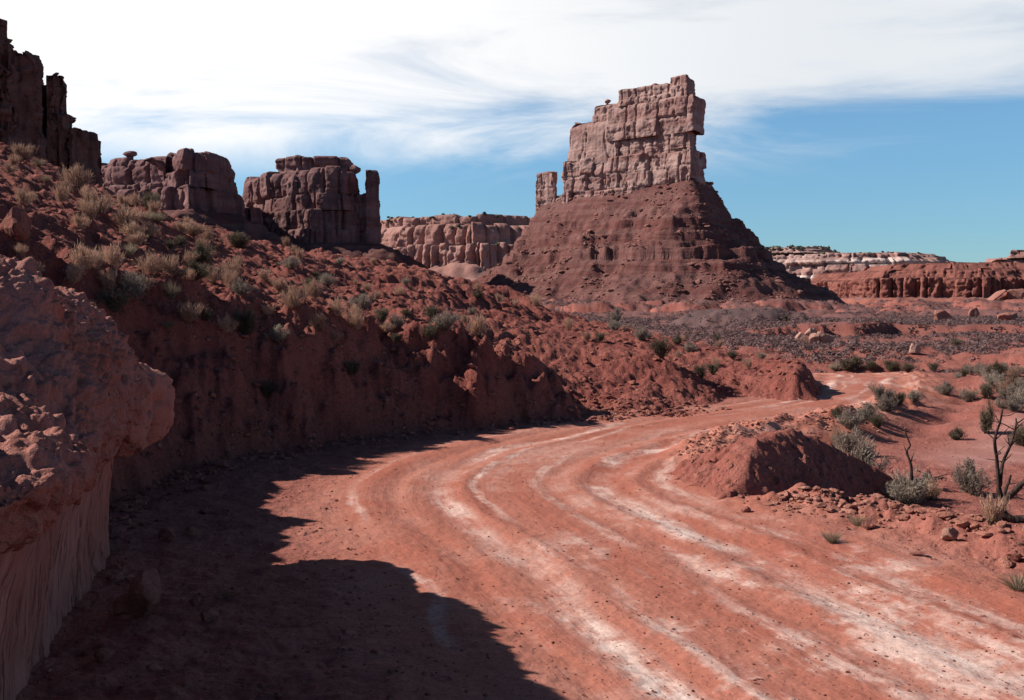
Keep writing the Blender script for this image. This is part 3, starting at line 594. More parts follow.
# dark cliff at the far left
m1 = mesa('dark_cliff', 'shadowed dark cliff with stepped blocks above the left hillside', 'cliff')
def blk(root, pn_, pts, z0, z1, ds, seed, mat, **k): part(pn_, cliff(pts, z0, z1, ds, seed, **k), mat, root)
kw = dict(taper=0.03, bed=(1.5, 4), joint=(2.5, 7), jamp=0.45, groove=0.5, bamp=0.3, namp=0.5, nsc=4, rnd=0.8, topvar=0.7, corner=0.9, groups=3, gw=0.25, slab=0.45)
blk(m1, 'cliff_block', [P(-330, 300, 150)[:2], P(20, 300, 168)[:2], P(28, 300, 195)[:2], P(-330, 300, 230)[:2]], 12, zt(18, 170), 0.3, 21, M['darkcliff'], **{**kw, 'topvar': 2.0, 'jamp': 1.2, 'groove': 1.2, 'slab': 1.2})
blk(m1, 'cliff_block', [P(6, 300, 167)[:2], P(52, 300, 170)[:2], P(54, 300, 190)[:2], P(12, 300, 192)[:2]], 12, zt(52, 172), 0.28, 22, M['darkcliff'], **{**kw, 'rnd': 1.5})
blk(m1, 'cliff_block', [P(47, 300, 172)[:2], P(76, 300, 175)[:2], P(76, 300, 186)[:2], P(50, 300, 184)[:2]], 12, zt(72, 174), 0.28, 23, M['darkcliff'], **kw)
blk(m1, 'cliff_block', [P(60, 300, 172)[:2], P(82, 300, 175)[:2], P(83, 300, 183)[:2], P(60, 300, 182)[:2]], 12, zt(111, 174), 0.28, 24, M['darkcliff'], **{**kw, 'rnd': 1.2})
blk(m1, 'cliff_block', [P(72, 300, 172)[:2], P(106, 300, 178)[:2], P(106, 300, 188)[:2], P(74, 300, 184)[:2]], 12, zt(129, 176), 0.28, 25, M['darkcliff'], **kw)
blk(m1, 'cliff_block', [P(15, 300, 184)[:2], P(70, 300, 182)[:2], P(72, 300, 192)[:2], P(15, 300, 196)[:2]], 12, zt(84, 184), 0.28, 27, M['darkcliff'], **kw)
part('talus_slope', talus([P(-330, 300, 150)[:2], P(20, 300, 168)[:2], P(106, 300, 180)[:2], P(106, 300, 188)[:2], P(-330, 300, 230)[:2]], 24, 1.0, 45, 0.62, 26, None, (), 0.8, 4, 0.2), M['hill'], m1)
# the two brown mesas
m2 = mesa('fluted_mesa', 'brown fluted mesa with a tiny mushroom rock on top, next to the dark cliff', 'mesa')
kw = dict(taper=0.06, bed=(3, 9), joint=(5, 13), jamp=2.8, groove=2.0, bamp=0.7, namp=0.45, nsc=5, rnd=3.0, topvar=2.2, corner=2.0, groups=2, gw=0.4, rj_=0.06, slab=0.5, ssc=1.5, skip=0.25)
blk(m2, 'cliff_tier', pol([(70, 372), (112, 352), (190, 335), (247, 362), (247, 400), (90, 420)]), zt(236, 350), zt(188, 350), 0.45, 31, M['mesa'], **{**kw, 'rnd': 1.5, 'topvar': 1.0, 'joint': (3, 8)})
blk(m2, 'cliff_tier', pol([(70, 375), (112, 358), (150, 350), (170, 349), (170, 400), (90, 410)]), zt(192, 350), zt(153.5, 352), 0.45, 32, M['mesa'], **{**kw, 'groups': 3, 'jamp': 1.2})
blk(m2, 'cliff_tier', pol([(158, 352), (182, 340), (212, 342), (241, 364), (241, 395), (160, 400)]), zt(190, 350), zt(147.5, 345), 0.45, 33, M['mesa'], **kw)
part('talus_slope', talus(pol([(70, 370), (112, 350), (190, 334), (243, 360), (243, 400), (90, 420)]), zt(212, 345), 1.2, 60, 0.62, 34, None, ((24, 2), (30, 2)), 1.4, 5, 0.1), M['talus'], m2)
stone('mushroom_rock', P(131, 160.5, 362), (1.7, 1.6, 2.4), 5, M['mesa'], None, parent=m2); stone('mushroom_rock', P(131, 155, 362), (3.0, 2.6, 1.4), 8, M['mesa'], None, parent=m2)
m3 = mesa('capped_mesa', 'brown mesa with a flat cap and a separate spire at its right end', 'mesa')
blk(m3, 'cliff_tier', pol([(236, 420), (262, 398), (310, 385), (362, 392), (366, 430), (250, 470)]), zt(250, 385), zt(208, 390), 0.45, 41, M['mesa'], **{**kw, 'rnd': 1.0, 'topvar': 0.8, 'joint': (3, 8), 'jamp': 1.2})
blk(m3, 'cliff_tier', pol([(240, 424), (264, 402), (312, 389), (345, 388), (363, 396), (364, 430), (250, 465)]), zt(210, 390), zt(165, 392), 0.45, 42, M['mesa'], **{**kw, 'jamp': 3.0, 'topvar': 2.4})
blk(m3, 'caprock', pol([(274, 408), (300, 400), (352, 402), (358, 425), (290, 440)]), zt(173, 400), zt(155, 402), 0.45, 43, M['mesa'], **{**kw, 'rnd': 1.5, 'jamp': 1.2, 'topvar': 1.0, 'groups': 2, 'bed': (1, 2.5)})
blk(m3, 'cliff_tier', pol([(346, 392), (378, 391.5), (378, 404), (346, 410)]), zt(250, 392), zt(192, 392), 0.4, 46, M['mesa'], **{**kw, 'jamp': 0.8, 'groove': 0.8, 'corner': 1.0, 'joint': (3, 7), 'rnd': 1.5})
blk(m3, 'spire', pol([(364.5, 389), (381.5, 391), (381.5, 402), (365.5, 400)]), zt(250, 392), zt(170, 392), 0.4, 44, M['mesa'], **{**kw, 'jamp': 0.35, 'groove': 0.5, 'topvar': 0.3, 'rnd': 1.6, 'corner': 1.0, 'groups': 3, 'taper': 0.01, 'slab': 0.35, 'namp': 0.5, 'nsc': 4, 'bamp': 0.4})
blk(m3, 'cliff_tier', pol([(222, 395), (252, 388), (270, 396), (270, 430), (222, 430)]), zt(255, 390), zt(204, 392), 0.45, 47, M['mesa'], **{**kw, 'rnd': 2, 'jamp': 1.5})
part('talus_slope', talus(pol([(236, 418), (262, 396), (310, 383), (382, 390), (382, 420), (250, 470)]), zt(244, 388), 1.2, 60, 0.6, 45, None, (), 1.2, 5, 0.1), M['talus'], m3)
stone('balanced_rock', P(354, 169, 400), (2.6, 2.2, 2.2), 6, M['mesa'], None, parent=m3); stone('balanced_rock', P(298, 158, 408), (2.4, 2.2, 1.2), 7, M['mesa'], None, parent=m3)
# pale far wall between capped mesa and butte
m4 = mesa('pale_cliff_wall', 'pale pink far cliff wall with alcoves between capped mesa and butte', 'cliff')
kw = dict(taper=0.12, bed=(3, 8), joint=(9, 26), jamp=9, groove=5, bamp=1.6, namp=2.0, nsc=14, rnd=9, topvar=3, corner=9, groups=1, gw=1.6)
blk(m4, 'cliff_tier', pol([(330, 900), (400, 830), (470, 800), (560, 830), (640, 900), (640, 1000), (330, 1000)]), 20, zt(222, 820), 1.0, 51, M['wall'], **kw)
blk(m4, 'caprock', pol([(330, 925), (400, 856), (470, 830), (560, 856), (640, 930), (640, 1000), (330, 1000)]), zt(226, 830), zt(214, 840), 1.0, 52, M['wall'], **{**kw, 'jamp': 4, 'rnd': 2, 'bed': (2, 4), 'groove': 2})
blk(m4, 'cliff_tier', pol([(330, 870), (400, 805), (480, 772), (560, 800), (640, 870), (640, 960), (330, 960)]), 6, zt(242.5, 790), 0.9, 54, M['wall'], **{**kw, 'rnd': 2, 'jamp': 5, 'joint': (6, 16), 'taper': 0.05})
part('talus_slope', talus(pol([(330, 898), (400, 828), (470, 798), (560, 828), (640, 898), (640, 960), (330, 960)]), zt(256, 815), 2.5, 130, 0.5, 53, None, ((30, 4),), 1.2, 8, 0.1), M['wall'], m4)
# red ledge band on the right
m5 = mesa('red_ledge_wall', 'low dark red fluted ledge wall across the valley on the right', 'cliff')
kw = dict(taper=0.10, bed=(2, 4), joint=(2, 8), jamp=4.0, groove=3.0, bamp=0.8, namp=0.8, nsc=4, rnd=0.6, topvar=1.6, corner=4, groups=1, gw=0.6, rj_=0.02, slab=0.8)
bp = [(790, 640), (835, 590), (870, 545), (930, 530), (985, 515), (1060, 520), (1250, 480), (1250, 640), (1000, 700), (820, 720)]
blk(m5, 'cliff_tier', pol(bp), -2, zt(277, 540), 0.6, 61, M['band'], **kw)
bp2 = [(800, 665), (842, 618), (875, 580), (930, 565), (985, 552), (1060, 555), (1250, 515), (1250, 660), (1000, 710), (830, 730)]
blk(m5, 'cliff_tier', pol(bp2), zt(284, 570), zt(268, 575), 0.7, 62, M['band'], **{**kw, 'taper': 1.3, 'rnd': 0.8, 'jamp': 1.5, 'groove': 0.8, 'bamp': 2.2, 'bed': (1.5, 3)})
bp3 = [(850, 700), (880, 640), (950, 610), (1060, 600), (1250, 560), (1250, 700), (1000, 740)]
blk(m5, 'cliff_tier', pol(bp3), zt(272, 600), zt(262, 620), 0.8, 63, M['band'], **{**kw, 'taper': 1.6, 'jamp': 1.5, 'groove': 0.6, 'bamp': 2.2, 'bed': (1.5, 3)})
part('talus_slope', talus(pol(bp), 6.5, 1.6, 60, 0.42, 64, None, (), 1.2, 5, 0.2), M['ground'], m5)
# reddish far bluff, right edge
m6 = mesa('far_bluff', 'far pinkish bluff with a bump at the right edge of the valley', 'cliff')
kw = dict(taper=0.5, bed=(3, 8), joint=(10, 30), jamp=5, groove=3, bamp=3, namp=3, nsc=20, rnd=4, topvar=4, corner=10, groups=3, gw=1.5)
blk(m6, 'cliff_tier', pol([(968, 1100), (1000, 1080), (1300, 1000), (1300, 1250), (980, 1250)]), 10, zt(256, 1090), 1.6, 71, M['wall'], **kw)
blk(m6, 'cliff_tier', pol([(1004, 1100), (1030, 1090), (1300, 1020), (1300, 1240), (1010, 1240)]), zt(258, 1100), zt(248.5, 1100), 1.6, 72, M['wall'], **kw)
# banded long mesa far away
m7 = mesa('banded_mesa', 'long flat far mesa banded white and brown, wooded on top, right of the butte', 'mesa')
kw = dict(taper=0.35, bed=(4, 10), joint=(20, 80), jamp=20, groove=8, bamp=11, namp=3.5, nsc=25, rnd=2, topvar=3, corner=20, groups=6, gw=3, slab=6, ssc=1.2)
blk(m7, 'cliff_tier', pol([(560, 2500), (760, 2300), (850, 2200), (915, 2180), (962, 2230), (985, 2500), (900, 3000), (560, 3000)]), 0, zt(262, 2200), 3.0, 81, M['far'], **{**kw, 'taper': 0.9})
blk(m7, 'cliff_tier', pol([(560, 2580), (760, 2400), (850, 2300), (905, 2280), (945, 2320), (965, 2550), (890, 3000), (560, 3000)]), zt(264, 2280), zt(250.5, 2290), 3.0, 82, M['far'], **{**kw, 'taper': 0.6})
blk(m7, 'caprock', pol([(560, 2640), (700, 2520), (800, 2400), (840, 2440), (850, 2700), (800, 3000), (560, 3000)]), zt(252, 2380), zt(245.5, 2420), 3.0, 83, M['far'], **{**kw, 'taper': 0.8, 'jamp': 14})

# ------------------------------------------------------------------ foreground eroded rock with smooth undercut wall
def fg_rock():
    ro = tag(empty('undercut_rock', (-4, 7, 0)), 'big rough red rock overhanging a smooth scratched wall, left foreground', 'rock')
    ys = np.r_[np.linspace(-3.0, 3.5, 90), np.linspace(3.5, 10.35, 850)[1:]]; ns, ntt = len(ys), 680; s = (ys+3)/13.35
    bx = np.interp(ys, [-3, 3, 5.5, 6.7, 8.4, 10.3, 11], [-2.75, -2.85, -3.05, -3.33, -3.77, -4.12, -4.2])
    prof = spline([(0.02, -0.25), (0.0, 0.1), (0.03, 0.5), (0.10, 0.90), (0.22, 1.20), (0.36, 1.40), (0.50, 1.53), (0.60, 1.74), (0.59, 2.0), (0.47, 2.28), (0.30, 2.52), (0.06, 2.74), (-0.4, 2.90), (-1.1, 3.0), (-2.0, 3.05), (-3.0, 2.2)], 12)
    L = np.r_[0, np.cumsum(np.hypot(*np.diff(prof, axis=0).T))]; t = np.linspace(0, 1, ntt)
    po = np.interp(t*L[-1], L, prof[:, 0]); pz = np.interp(t*L[-1], L, prof[:, 1])
    e = np.clip((10.35-ys)/1.6, 0, 1); endk = np.sqrt(np.clip(1-(1-e)**2, 0, 1))       # rounds off the far end
    topk = np.interp(ys, [-3, 4, 6.5, 8, 9.2, 10.35], [1.0, 1.0, 1.01, 0.985, 0.93, 0.62])
    lipk = np.interp(ys, [-3, 4, 6.5, 9, 10], [1.3, 1.25, 0.95, 0.85, 0.5])
    rp = spline([(0.02, -0.25), (0.0, 0.1), (0.03, 0.5), (0.10, 0.90), (0.22, 1.20), (0.36, 1.40), (0.50, 1.53), (0.60, 1.66), (0.50, 1.79), (0.15, 1.94), (-0.3, 2.12), (-0.75, 2.30), (-1.2, 2.46), (-1.7, 2.58), (-2.3, 2.66), (-3.2, 2.2)], 12)
    rl = np.r_[0, np.cumsum(np.hypot(*np.diff(rp, axis=0).T))]; rt = np.interp(t*L[-1], L, np.linspace(0, 1, len(L)))
    ro_, rz_ = np.interp(rt, np.linspace(0, 1, len(rl)), rp[:, 0]), np.interp(rt, np.linspace(0, 1, len(rl)), rp[:, 1])
    rk = (1-sst(ys+0.25*fbm(ys/0.7, ys*0, 2, 3), 5.7, 6.9))[:, None]; PO = po[None, :]*(1-rk)+ro_[None, :]*rk; PZ = pz[None, :]*(1-rk)+rz_[None, :]*rk
    up = sst(pz, 1.2, 1.6)
    O = PO; O = np.where(O > 0, O*lipk[:, None], O)-(1-endk)[:, None]*(0.9*up+0.1)[None, :]
    Zp = PZ*(1+(topk-1)[:, None]*up[None, :])
    X = bx[:, None]+O; Yv = ys[:, None]+0*O
    Yv = Yv-(1-endk)[:, None]*0.0
    # displacement
    dX = np.gradient(X, axis=1); dZ = np.gradient(Zp, axis=1); ln = np.hypot(dX, dZ)+1e-9; nX, nZ = dZ/ln, -dX/ln
    big = fbm3(X/1.1, Yv/1.1, Zp/1.1, 3, 5)*0.15; med = fbm3(X/0.33, Yv/0.33, Zp/0.33, 6, 9, 0.6)*0.060-0.035*np.exp(-(fbm3(X/0.5, Yv/0.5, Zp/0.5, 3, 33)/0.10)**2)
    c1, c2 = cell((Yv+0.3*X).ravel()/0.13+0.5*fbm(Yv.ravel()*2, Zp.ravel()*2, 2, 3), (Zp-0.4*X).ravel()/0.13, 13)
    nod = (np.clip(0.55-c1, 0, 1)*np.clip(c2*1.6-0.2, 0, 1)).reshape(X.shape)*0.11
    c3, c4 = cell((Yv+0.3*X).ravel()/0.055, (Zp-0.4*X).ravel()/0.055, 14); nod2 = np.clip(0.5-c3, 0, 1).reshape(X.shape)*0.035
    upm = sst(Zp, 1.12, 1.45+0.15)*1.0
    upm = sst(Zp+0.22*fbm(Yv/0.8, Yv*0+2, 2, 44), 1.28, 1.55)
    smooth_w = 0.035*fbm(Yv/0.7, Zp/1.2, 3, 21)+0.007*fbm(Yv/0.05+Zp*1.5, Zp/1.0, 4, 24)-0.03*np.exp(-(fbm(Yv/0.45+0.5*Zp, Zp/1.6, 2, 28)/0.05)**2)+0.012*fbm(Yv/0.2, Zp/0.25, 4, 30)
    D = upm*(big+med+nod+nod2)+(1-upm)*smooth_w
    X = X+nX*D; Zp = Zp+nZ*D
    X -= 4.0*0; V = np.stack([X, Yv, Zp], -1)
    jl = int(np.argmin(np.abs(pz[:int(ntt*0.5)]-1.40)))+1
    for nm, a, b, mt in (('undercut_wall', 0, jl+1, M['undercut']), ('overhang', jl, ntt, M['fgrock'])):
        Vs = V[:, a:b].reshape(-1, 3)-np.array(ro.location); mesh_np(nm, Vs, grid_faces(ns, b-a), mt, ro)
    # the knob at the far end
    Vk, Fk = ICO[5]; Vk = Vk.copy(); Vk = np.sign(Vk)*np.abs(Vk)**0.85*np.array((0.33, 0.75, 0.44))
    nn_ = Vk/np.linalg.norm(Vk, axis=1)[:, None]; a_, b_, c_ = Vk.T
    ck, ck2 = cell((b_+a_)/0.11, c_/0.11, 41); dk = fbm3(a_/0.5+4, b_/0.5, c_/0.5, 3, 17)*0.09+fbm3(a_/0.16, b_/0.16, c_/0.16, 4, 18, 0.6)*0.035+np.clip(.5-ck, 0, 1)*ck2*0.07
    dk -= 0.06*np.exp(-(fbm3(a_/0.4, b_/0.4, c_/0.4+2, 2, 19)/0.06)**2)
    mesh_np('knob', Vk+nn_*dk[:, None]+np.array(P(129, 406, 9.75))-np.array(ro.location), Fk, M['fgrock'], ro)
def fg_mats():
    m, nt, b = new_mat('conglomerate'); p = geo_pos(nt)
    big = noise(nt, p, 1.6, 5, 0.6); mid = noise(nt, p, 7, 6, 0.65); fine = noise(nt, p, 40, 4, 0.7)
    col = mixc(nt, maprange(nt, big, 0.38, 0.62), (0.42, 0.155, 0.115), (0.47, 0.21, 0.175))
    col = mixc(nt, math_n(nt, 'MULTIPLY', maprange(nt, mid, 0.48, 0.7), 0.6), col, (0.46, 0.25, 0.22))
    col = mixc(nt, math_n(nt, 'MULTIPLY', maprange(nt, mid, 0.44, 0.3), 0.6), col, (0.25, 0.085, 0.06))
    col = mixc(nt, 0.4, col, mixc(nt, fine, (0.4, 0.4, 0.4), (1.5, 1.5, 1.5)), 'MULTIPLY')
    lk(nt, col, b.inputs['Base Color']); lk(nt, bump(nt, math_n(nt, 'ADD', mid, math_n(nt, 'MULTIPLY', fine, 0.6)), 1.0, 0.07), b.inputs['Normal']); M['fgrock'] = m
    m, nt, b = new_mat('scratched_wall'); p = geo_pos(nt)
    g = noise(nt, scalev(nt, p, (3, 16, 1.0)), 1.0, 5, 0.65, 0.6); fine = noise(nt, p, 35, 4, 0.7); big = noise(nt, p, 1.1, 3)
    col = mixc(nt, maprange(nt, big, 0.4, 0.6), (0.32, 0.120, 0.095), (0.37, 0.155, 0.126))
    col = mixc(nt, math_n(nt, 'MULTIPLY', maprange(nt, g, 0.53, 0.62), 0.9), col, (0.13, 0.048, 0.042))
    col = mixc(nt, math_n(nt, 'MULTIPLY', maprange(nt, g, 0.42, 0.3), 0.5), col, (0.42, 0.23, 0.20))
    col = mixc(nt, 0.3, col, mixc(nt, fine, (0.4, 0.4, 0.4), (1.5, 1.5, 1.5)), 'MULTIPLY')
    lk(nt, col, b.inputs['Base Color']); lk(nt, bump(nt, math_n(nt, 'ADD', g, math_n(nt, 'MULTIPLY', fine, 0.2)), 0.6, 0.03), b.inputs['Normal']); M['undercut'] = m
fg_mats(); fg_rock()

# ------------------------------------------------------------------ dirt mound on the road's right edge
def mound():
    xs = np.arange(2.2, 8.6, 0.022); ys = np.arange(11.6, 19.0, 0.022); X, Y = np.meshgrid(xs, ys, indexing='ij'); x, y = X.ravel(), Y.ravel()
    g = gz(x, y)
    # a spoil ridge: gentle on the road's side, steep where it drops to the lower ground on the right
    d, s, sg = seg_dist(x, y, spline([(3.05, 13.35), (3.3, 13.85), (3.65, 14.4), (4.1, 14.9), (4.7, 15.3), (5.4, 15.5), (6.2, 15.4)], 5))
    H = np.interp(s, [0, 0.55, 1.2, 1.9, 2.6, 3.3, 4.1], [0.16, 0.46, 0.72, 0.74, 0.58, 0.26, -0.2])
    wob = 1+0.10*fbm(x/0.8, y/0.8, 3, 5)
    dd = np.where(sg > 0, d*1.12, d*0.52)*wob; za = H+0.10-np.sqrt(dd*dd+0.01)
    za += sst(d, 0.1, 0.5)*(0.05*fbm(s/0.16, d*0.6, 3, 91)+0.07*fbm(x/0.35, y/0.35, 4, 92, 0.6))
    za -= 0.07*np.exp(-((d-0.55)/0.12)**2)*(sg < 0)
    p = np.clip((za-g)/0.5, 0, 1); z = np.maximum(za-g, -0.2)
    c1, c2 = cell(x/0.16, y/0.16, 23); c3, c4 = cell(x/0.07, y/0.07, 29)
    z = z+sst(p, 0.02, 0.2)*(0.045*fbm(x/0.5, y/0.5, 5, 7, 0.6)+0.10*np.clip(0.5-c1, 0, 1)*np.clip(c2*2-0.8, 0, 1)+0.02*np.clip(.5-c3, 0, 1))
    z = g+z-0.03
    F = grid_faces(*X.shape); ok = (z > g-0.03)[F].any(1); F = F[ok]; idx, inv = np.unique(F, return_inverse=True)
    o = mesh_np('dirt_mound', np.c_[x, y, z][idx], inv.reshape(F.shape), M['mound']); tag(o, 'heap of graded red dirt beside the bend, its front face in shadow', 'dirt mound')
mound()

# ------------------------------------------------------------------ stones
RS = np.random.RandomState(42)
def stuff_stones(name, pts, sizes, mat, sub, seed):
    R = np.random.RandomState(seed); prot = [rock_vf(500+i, (1, 1, 0.7), sub, 7, 0.15) for i in range(14)]
    Vs, Fs, n = [], [], 0
    for (x, y, z), s in zip(pts, sizes):
        V, F = prot[R.randint(14)]; a = R.rand()*6.28; c, sn = math.cos(a), math.sin(a); k = s*np.array((R.uniform(.8, 1.5), R.uniform(.8, 1.2), R.uniform(.6, 1.1)))
        W = V*k; W = np.c_[W[:, 0]*c-W[:, 1]*sn, W[:, 0]*sn+W[:, 1]*c, W[:, 2]]+np.array((x, y, z+s*0.25)); Vs.append(W); Fs.append(F+n); n += len(V)
    o = mesh_np(name, np.concatenate(Vs), np.concatenate(Fs), mat, None, False); o['kind'] = 'stuff'; return o
# gravel over the road, shoulder and slope
n = 6500; a = np.radians(RS.uniform(-32, 32, n)); r = 4.5*np.exp(RS.rand(n)**0.85*math.log(7)); x, y = r*np.sin(a), r*np.cos(a)
tz, tu, ts, tdl, tdr, tf = terrain(x, y); sz = 0.008+0.016*RS.rand(n)**3; sz *= np.where(tdl > 0.1, 1.9, 1.0)*np.where((np.abs(tf) < 2.6), 0.72, 1.15)
sel = (x > -5.2) | (tdl > 0)
tag(stuff_stones('gravel', np.c_[x, y, gz(x, y)][sel], sz[sel], M['stone'], 1, 1), 'loose red gravel scattered over road and slopes', 'gravel')
# rubble along the graded right edge
n = 6800; k = RS.randint(0, len(RCURVE)-1, n); t = RS.rand(n)[:, None]; q = RCURVE[k]*(1-t)+RCURVE[k+1]*t; q = q+np.c_[np.abs(RS.normal(0.3, 0.55, n)), RS.normal(0.05, 0.45, n)]
sz = 0.016+0.075*RS.rand(n)**3
nm = (q[:, 1] > 12.9) & (q[:, 1] < 16.2); sz *= np.where(nm, 0.6, np.where(q[:, 1] > 16, 0.6, 1)); kp = (q[:, 1] < 24.5) & (~nm | ((RS.rand(n) < .35) & (q[:, 0] < 3.1))); q, sz = q[kp], sz[kp]
tag(stuff_stones('rubble', np.c_[q, gz(q[:, 0], q[:, 1])], sz, M['clod'], 2, 2), 'red clods and rubble heaped along the right road edge', 'rubble')
n = 16000; a = np.radians(RS.uniform(-30, 22, n)); r = 11*np.exp(RS.rand(n)**0.9*math.log(6)); x, y = r*np.sin(a), r*np.cos(a)
tz, tu, ts, tdl, tdr, tf = terrain(x, y); cov = fbm(x/3, y/3, 3, 66); sel = (tdl > 0.05) & (cov > RS.uniform(-.6, .6, n)); sz = (0.018+0.085*RS.rand(n)**5)*(0.7+r/40)
tag(stuff_stones('scree', np.c_[x, y, gz(x, y)][sel], sz[sel], M['stone'], 1, 4), 'red stones and clods strewn over the left hillside', 'scree')
q = spline([c for c in LCURVE if 8 <= c[1] <= 25.5], 6); n = 2600; k = RS.randint(0, len(q)-1, n); t = RS.rand(n)[:, None]; q = q[k]*(1-t)+q[k+1]*t; q = q+np.c_[RS.normal(0.25, 0.35, n), RS.normal(-.1, 0.3, n)]
sz = 0.015+0.09*RS.rand(n)**4
tag(stuff_stones('slump_rubble', np.c_[q, gz(q[:, 0], q[:, 1])], sz, M['stone'], 1, 6), 'clods slumped along the foot of the shaded bank', 'rubble')
# larger single stones
def px_stone(px, py, size, mat, label, seed, rz=0, tilt=(0, 0), group=None, name='boulder', cat='boulder', sub=4, cuts=9, dmin=3, sink=0.3):
    return stone(name, hit(px, py, dmin), size, seed, mat, label, cat, group, rz, tilt, sub, None, cuts, sink)
px_stone(150, 618, (0.17, 0.15, 0.27), M['stone'], 'pointed dark stone standing in shade below the undercut rock', 201, 0.4, (0.1, 0.15), sink=0.25)
px_stone(208, 620, (0.11, 0.08, 0.07), M['stone'], 'small blocky stone in shade just right of the pointed stone', 202, 0.2)
px_stone(228, 597, (0.12, 0.07, 0.045), M['stone'], 'thin slab stone lying in shade near the pointed stone', 203, 0.6)
px_stone(195, 604, (0.07, 0.06, 0.05), M['stone'], 'little lump between the pointed stone and the slab stone', 204)
px_stone(125, 612, (0.14, 0.12, 0.09), M['stone'], 'dark clod against the foot of the scratched wall', 205)
px_stone(102, 660, (0.10, 0.09, 0.05), M['stone'], 'flat dark clod nearest the camera by the scratched wall', 206)
px_stone(165, 540, (0.12, 0.10, 0.09), M['stone'], 'dark clod in shade behind the pointed stone', 207)
px_stone(190, 535, (0.09, 0.07, 0.06), M['stone'], 'smaller dark clod in shade farther up the verge', 208)
px_stone(950, 540, (0.10, 0.08, 0.085), M['stone_pale'], 'pale angular stone in the rubble by the road, left of dead tree', 211)
px_stone(870, 528, (0.11, 0.08, 0.07), M['stone'], 'reddish angular clod in the rubble below the mound', 212, 0.5)
px_stone(1016, 562, (0.10, 0.09, 0.08), M['stone'], 'dark red stone in the rubble at the right picture edge', 213)
px_stone(918, 556, (0.10, 0.06, 0.04), M['stone'], 'flat clod at the road side of the rubble strip', 214)
px_stone(745, 512, (0.07, 0.06, 0.05), M['stone'], 'dark clod at the foot of the dirt mound', 215)
px_stone(755, 495, (0.05, 0.04, 0.07), M['stone_pale'], 'pale chip stuck in the mound\'s front edge', 216)
px_stone(12, 236, (0.32, 0.3, 0.34), M['stone'], 'orange-red boulder above the big undercut rock', 220, sink=0.3)
px_stone(487, 256, (3.2, 2.8, 3.2), M['butte'], 'big angular boulder at the left foot of the butte', 221, 0.3, (0, 0.3), dmin=100)
px_stone(505, 262, (2.0, 1.8, 1.4), M['butte'], 'second angular boulder right of the big one below the butte', 222, dmin=100)
px_stone(462, 262, (1.6, 1.6, 1.1), M['butte'], 'small boulder left of the big one below the butte', 223, dmin=100)
px_stone(130, 0+300, (0.2, 0.2, 0.15), M['stone'], 'stone on dark slope right of the undercut rock', 224)
for i, (px, py, s, lb) in enumerate(((803, 343, .5, 'pale boulder at the left end of the pile on the flats'), (808, 341, .7, 'tallest pale boulder of the pile on the flats'), (815, 344, .45, 'low pale boulder in the middle of the pile on the flats'), (821, 344, .6, 'pale boulder at the right end of the pile on the flats'), (914, 354, .35, 'pale boulder alone on the flats before the ledge'))):
    px_stone(px, py, (s*1.3, s, s), M['stone_pale'], lb, 230+i, i)
for i, (px, py, sz, tl, lb) in enumerate(((944, 326, (2.0, 1.4, 1.3), 0, 'pink block on the flats below the red ledge wall'), (975, 318, (1.1, 1.0, 1.2), 0.3, 'upright pink block between two others below the ledge wall'), (1008, 321, (1.7, 1.3, 1.2), 0, 'rounded pinkish block nearest the right edge on the flats'))):
    px_stone(px, py, sz, M['stone_pink'], lb, 240+i, 0.3, (0, tl), dmin=100)
for i, (px, py, d, sz, tl, lb) in enumerate(((993, 300, 300, (6.0, 2.4, 0.9), -0.62, 'long tilted pinkish slab leaning on the red ledge wall'), (1003, 299, 305, (4.0, 2.4, 1.6), -0.5, 'dark slab behind the long tilted slab'), (1018, 300, 300, (3.2, 2.6, 2.4), 0, 'rounded pink boulder right of the tilted slabs'))):
    p = P(px, py, d); stone('slab' if i < 2 else 'boulder', (p[0], p[1], p[2]), sz, 250+i, M['stone_pink'] if i != 1 else M['band'], lb, 'boulder', None, 0.0, (0, tl), 4)

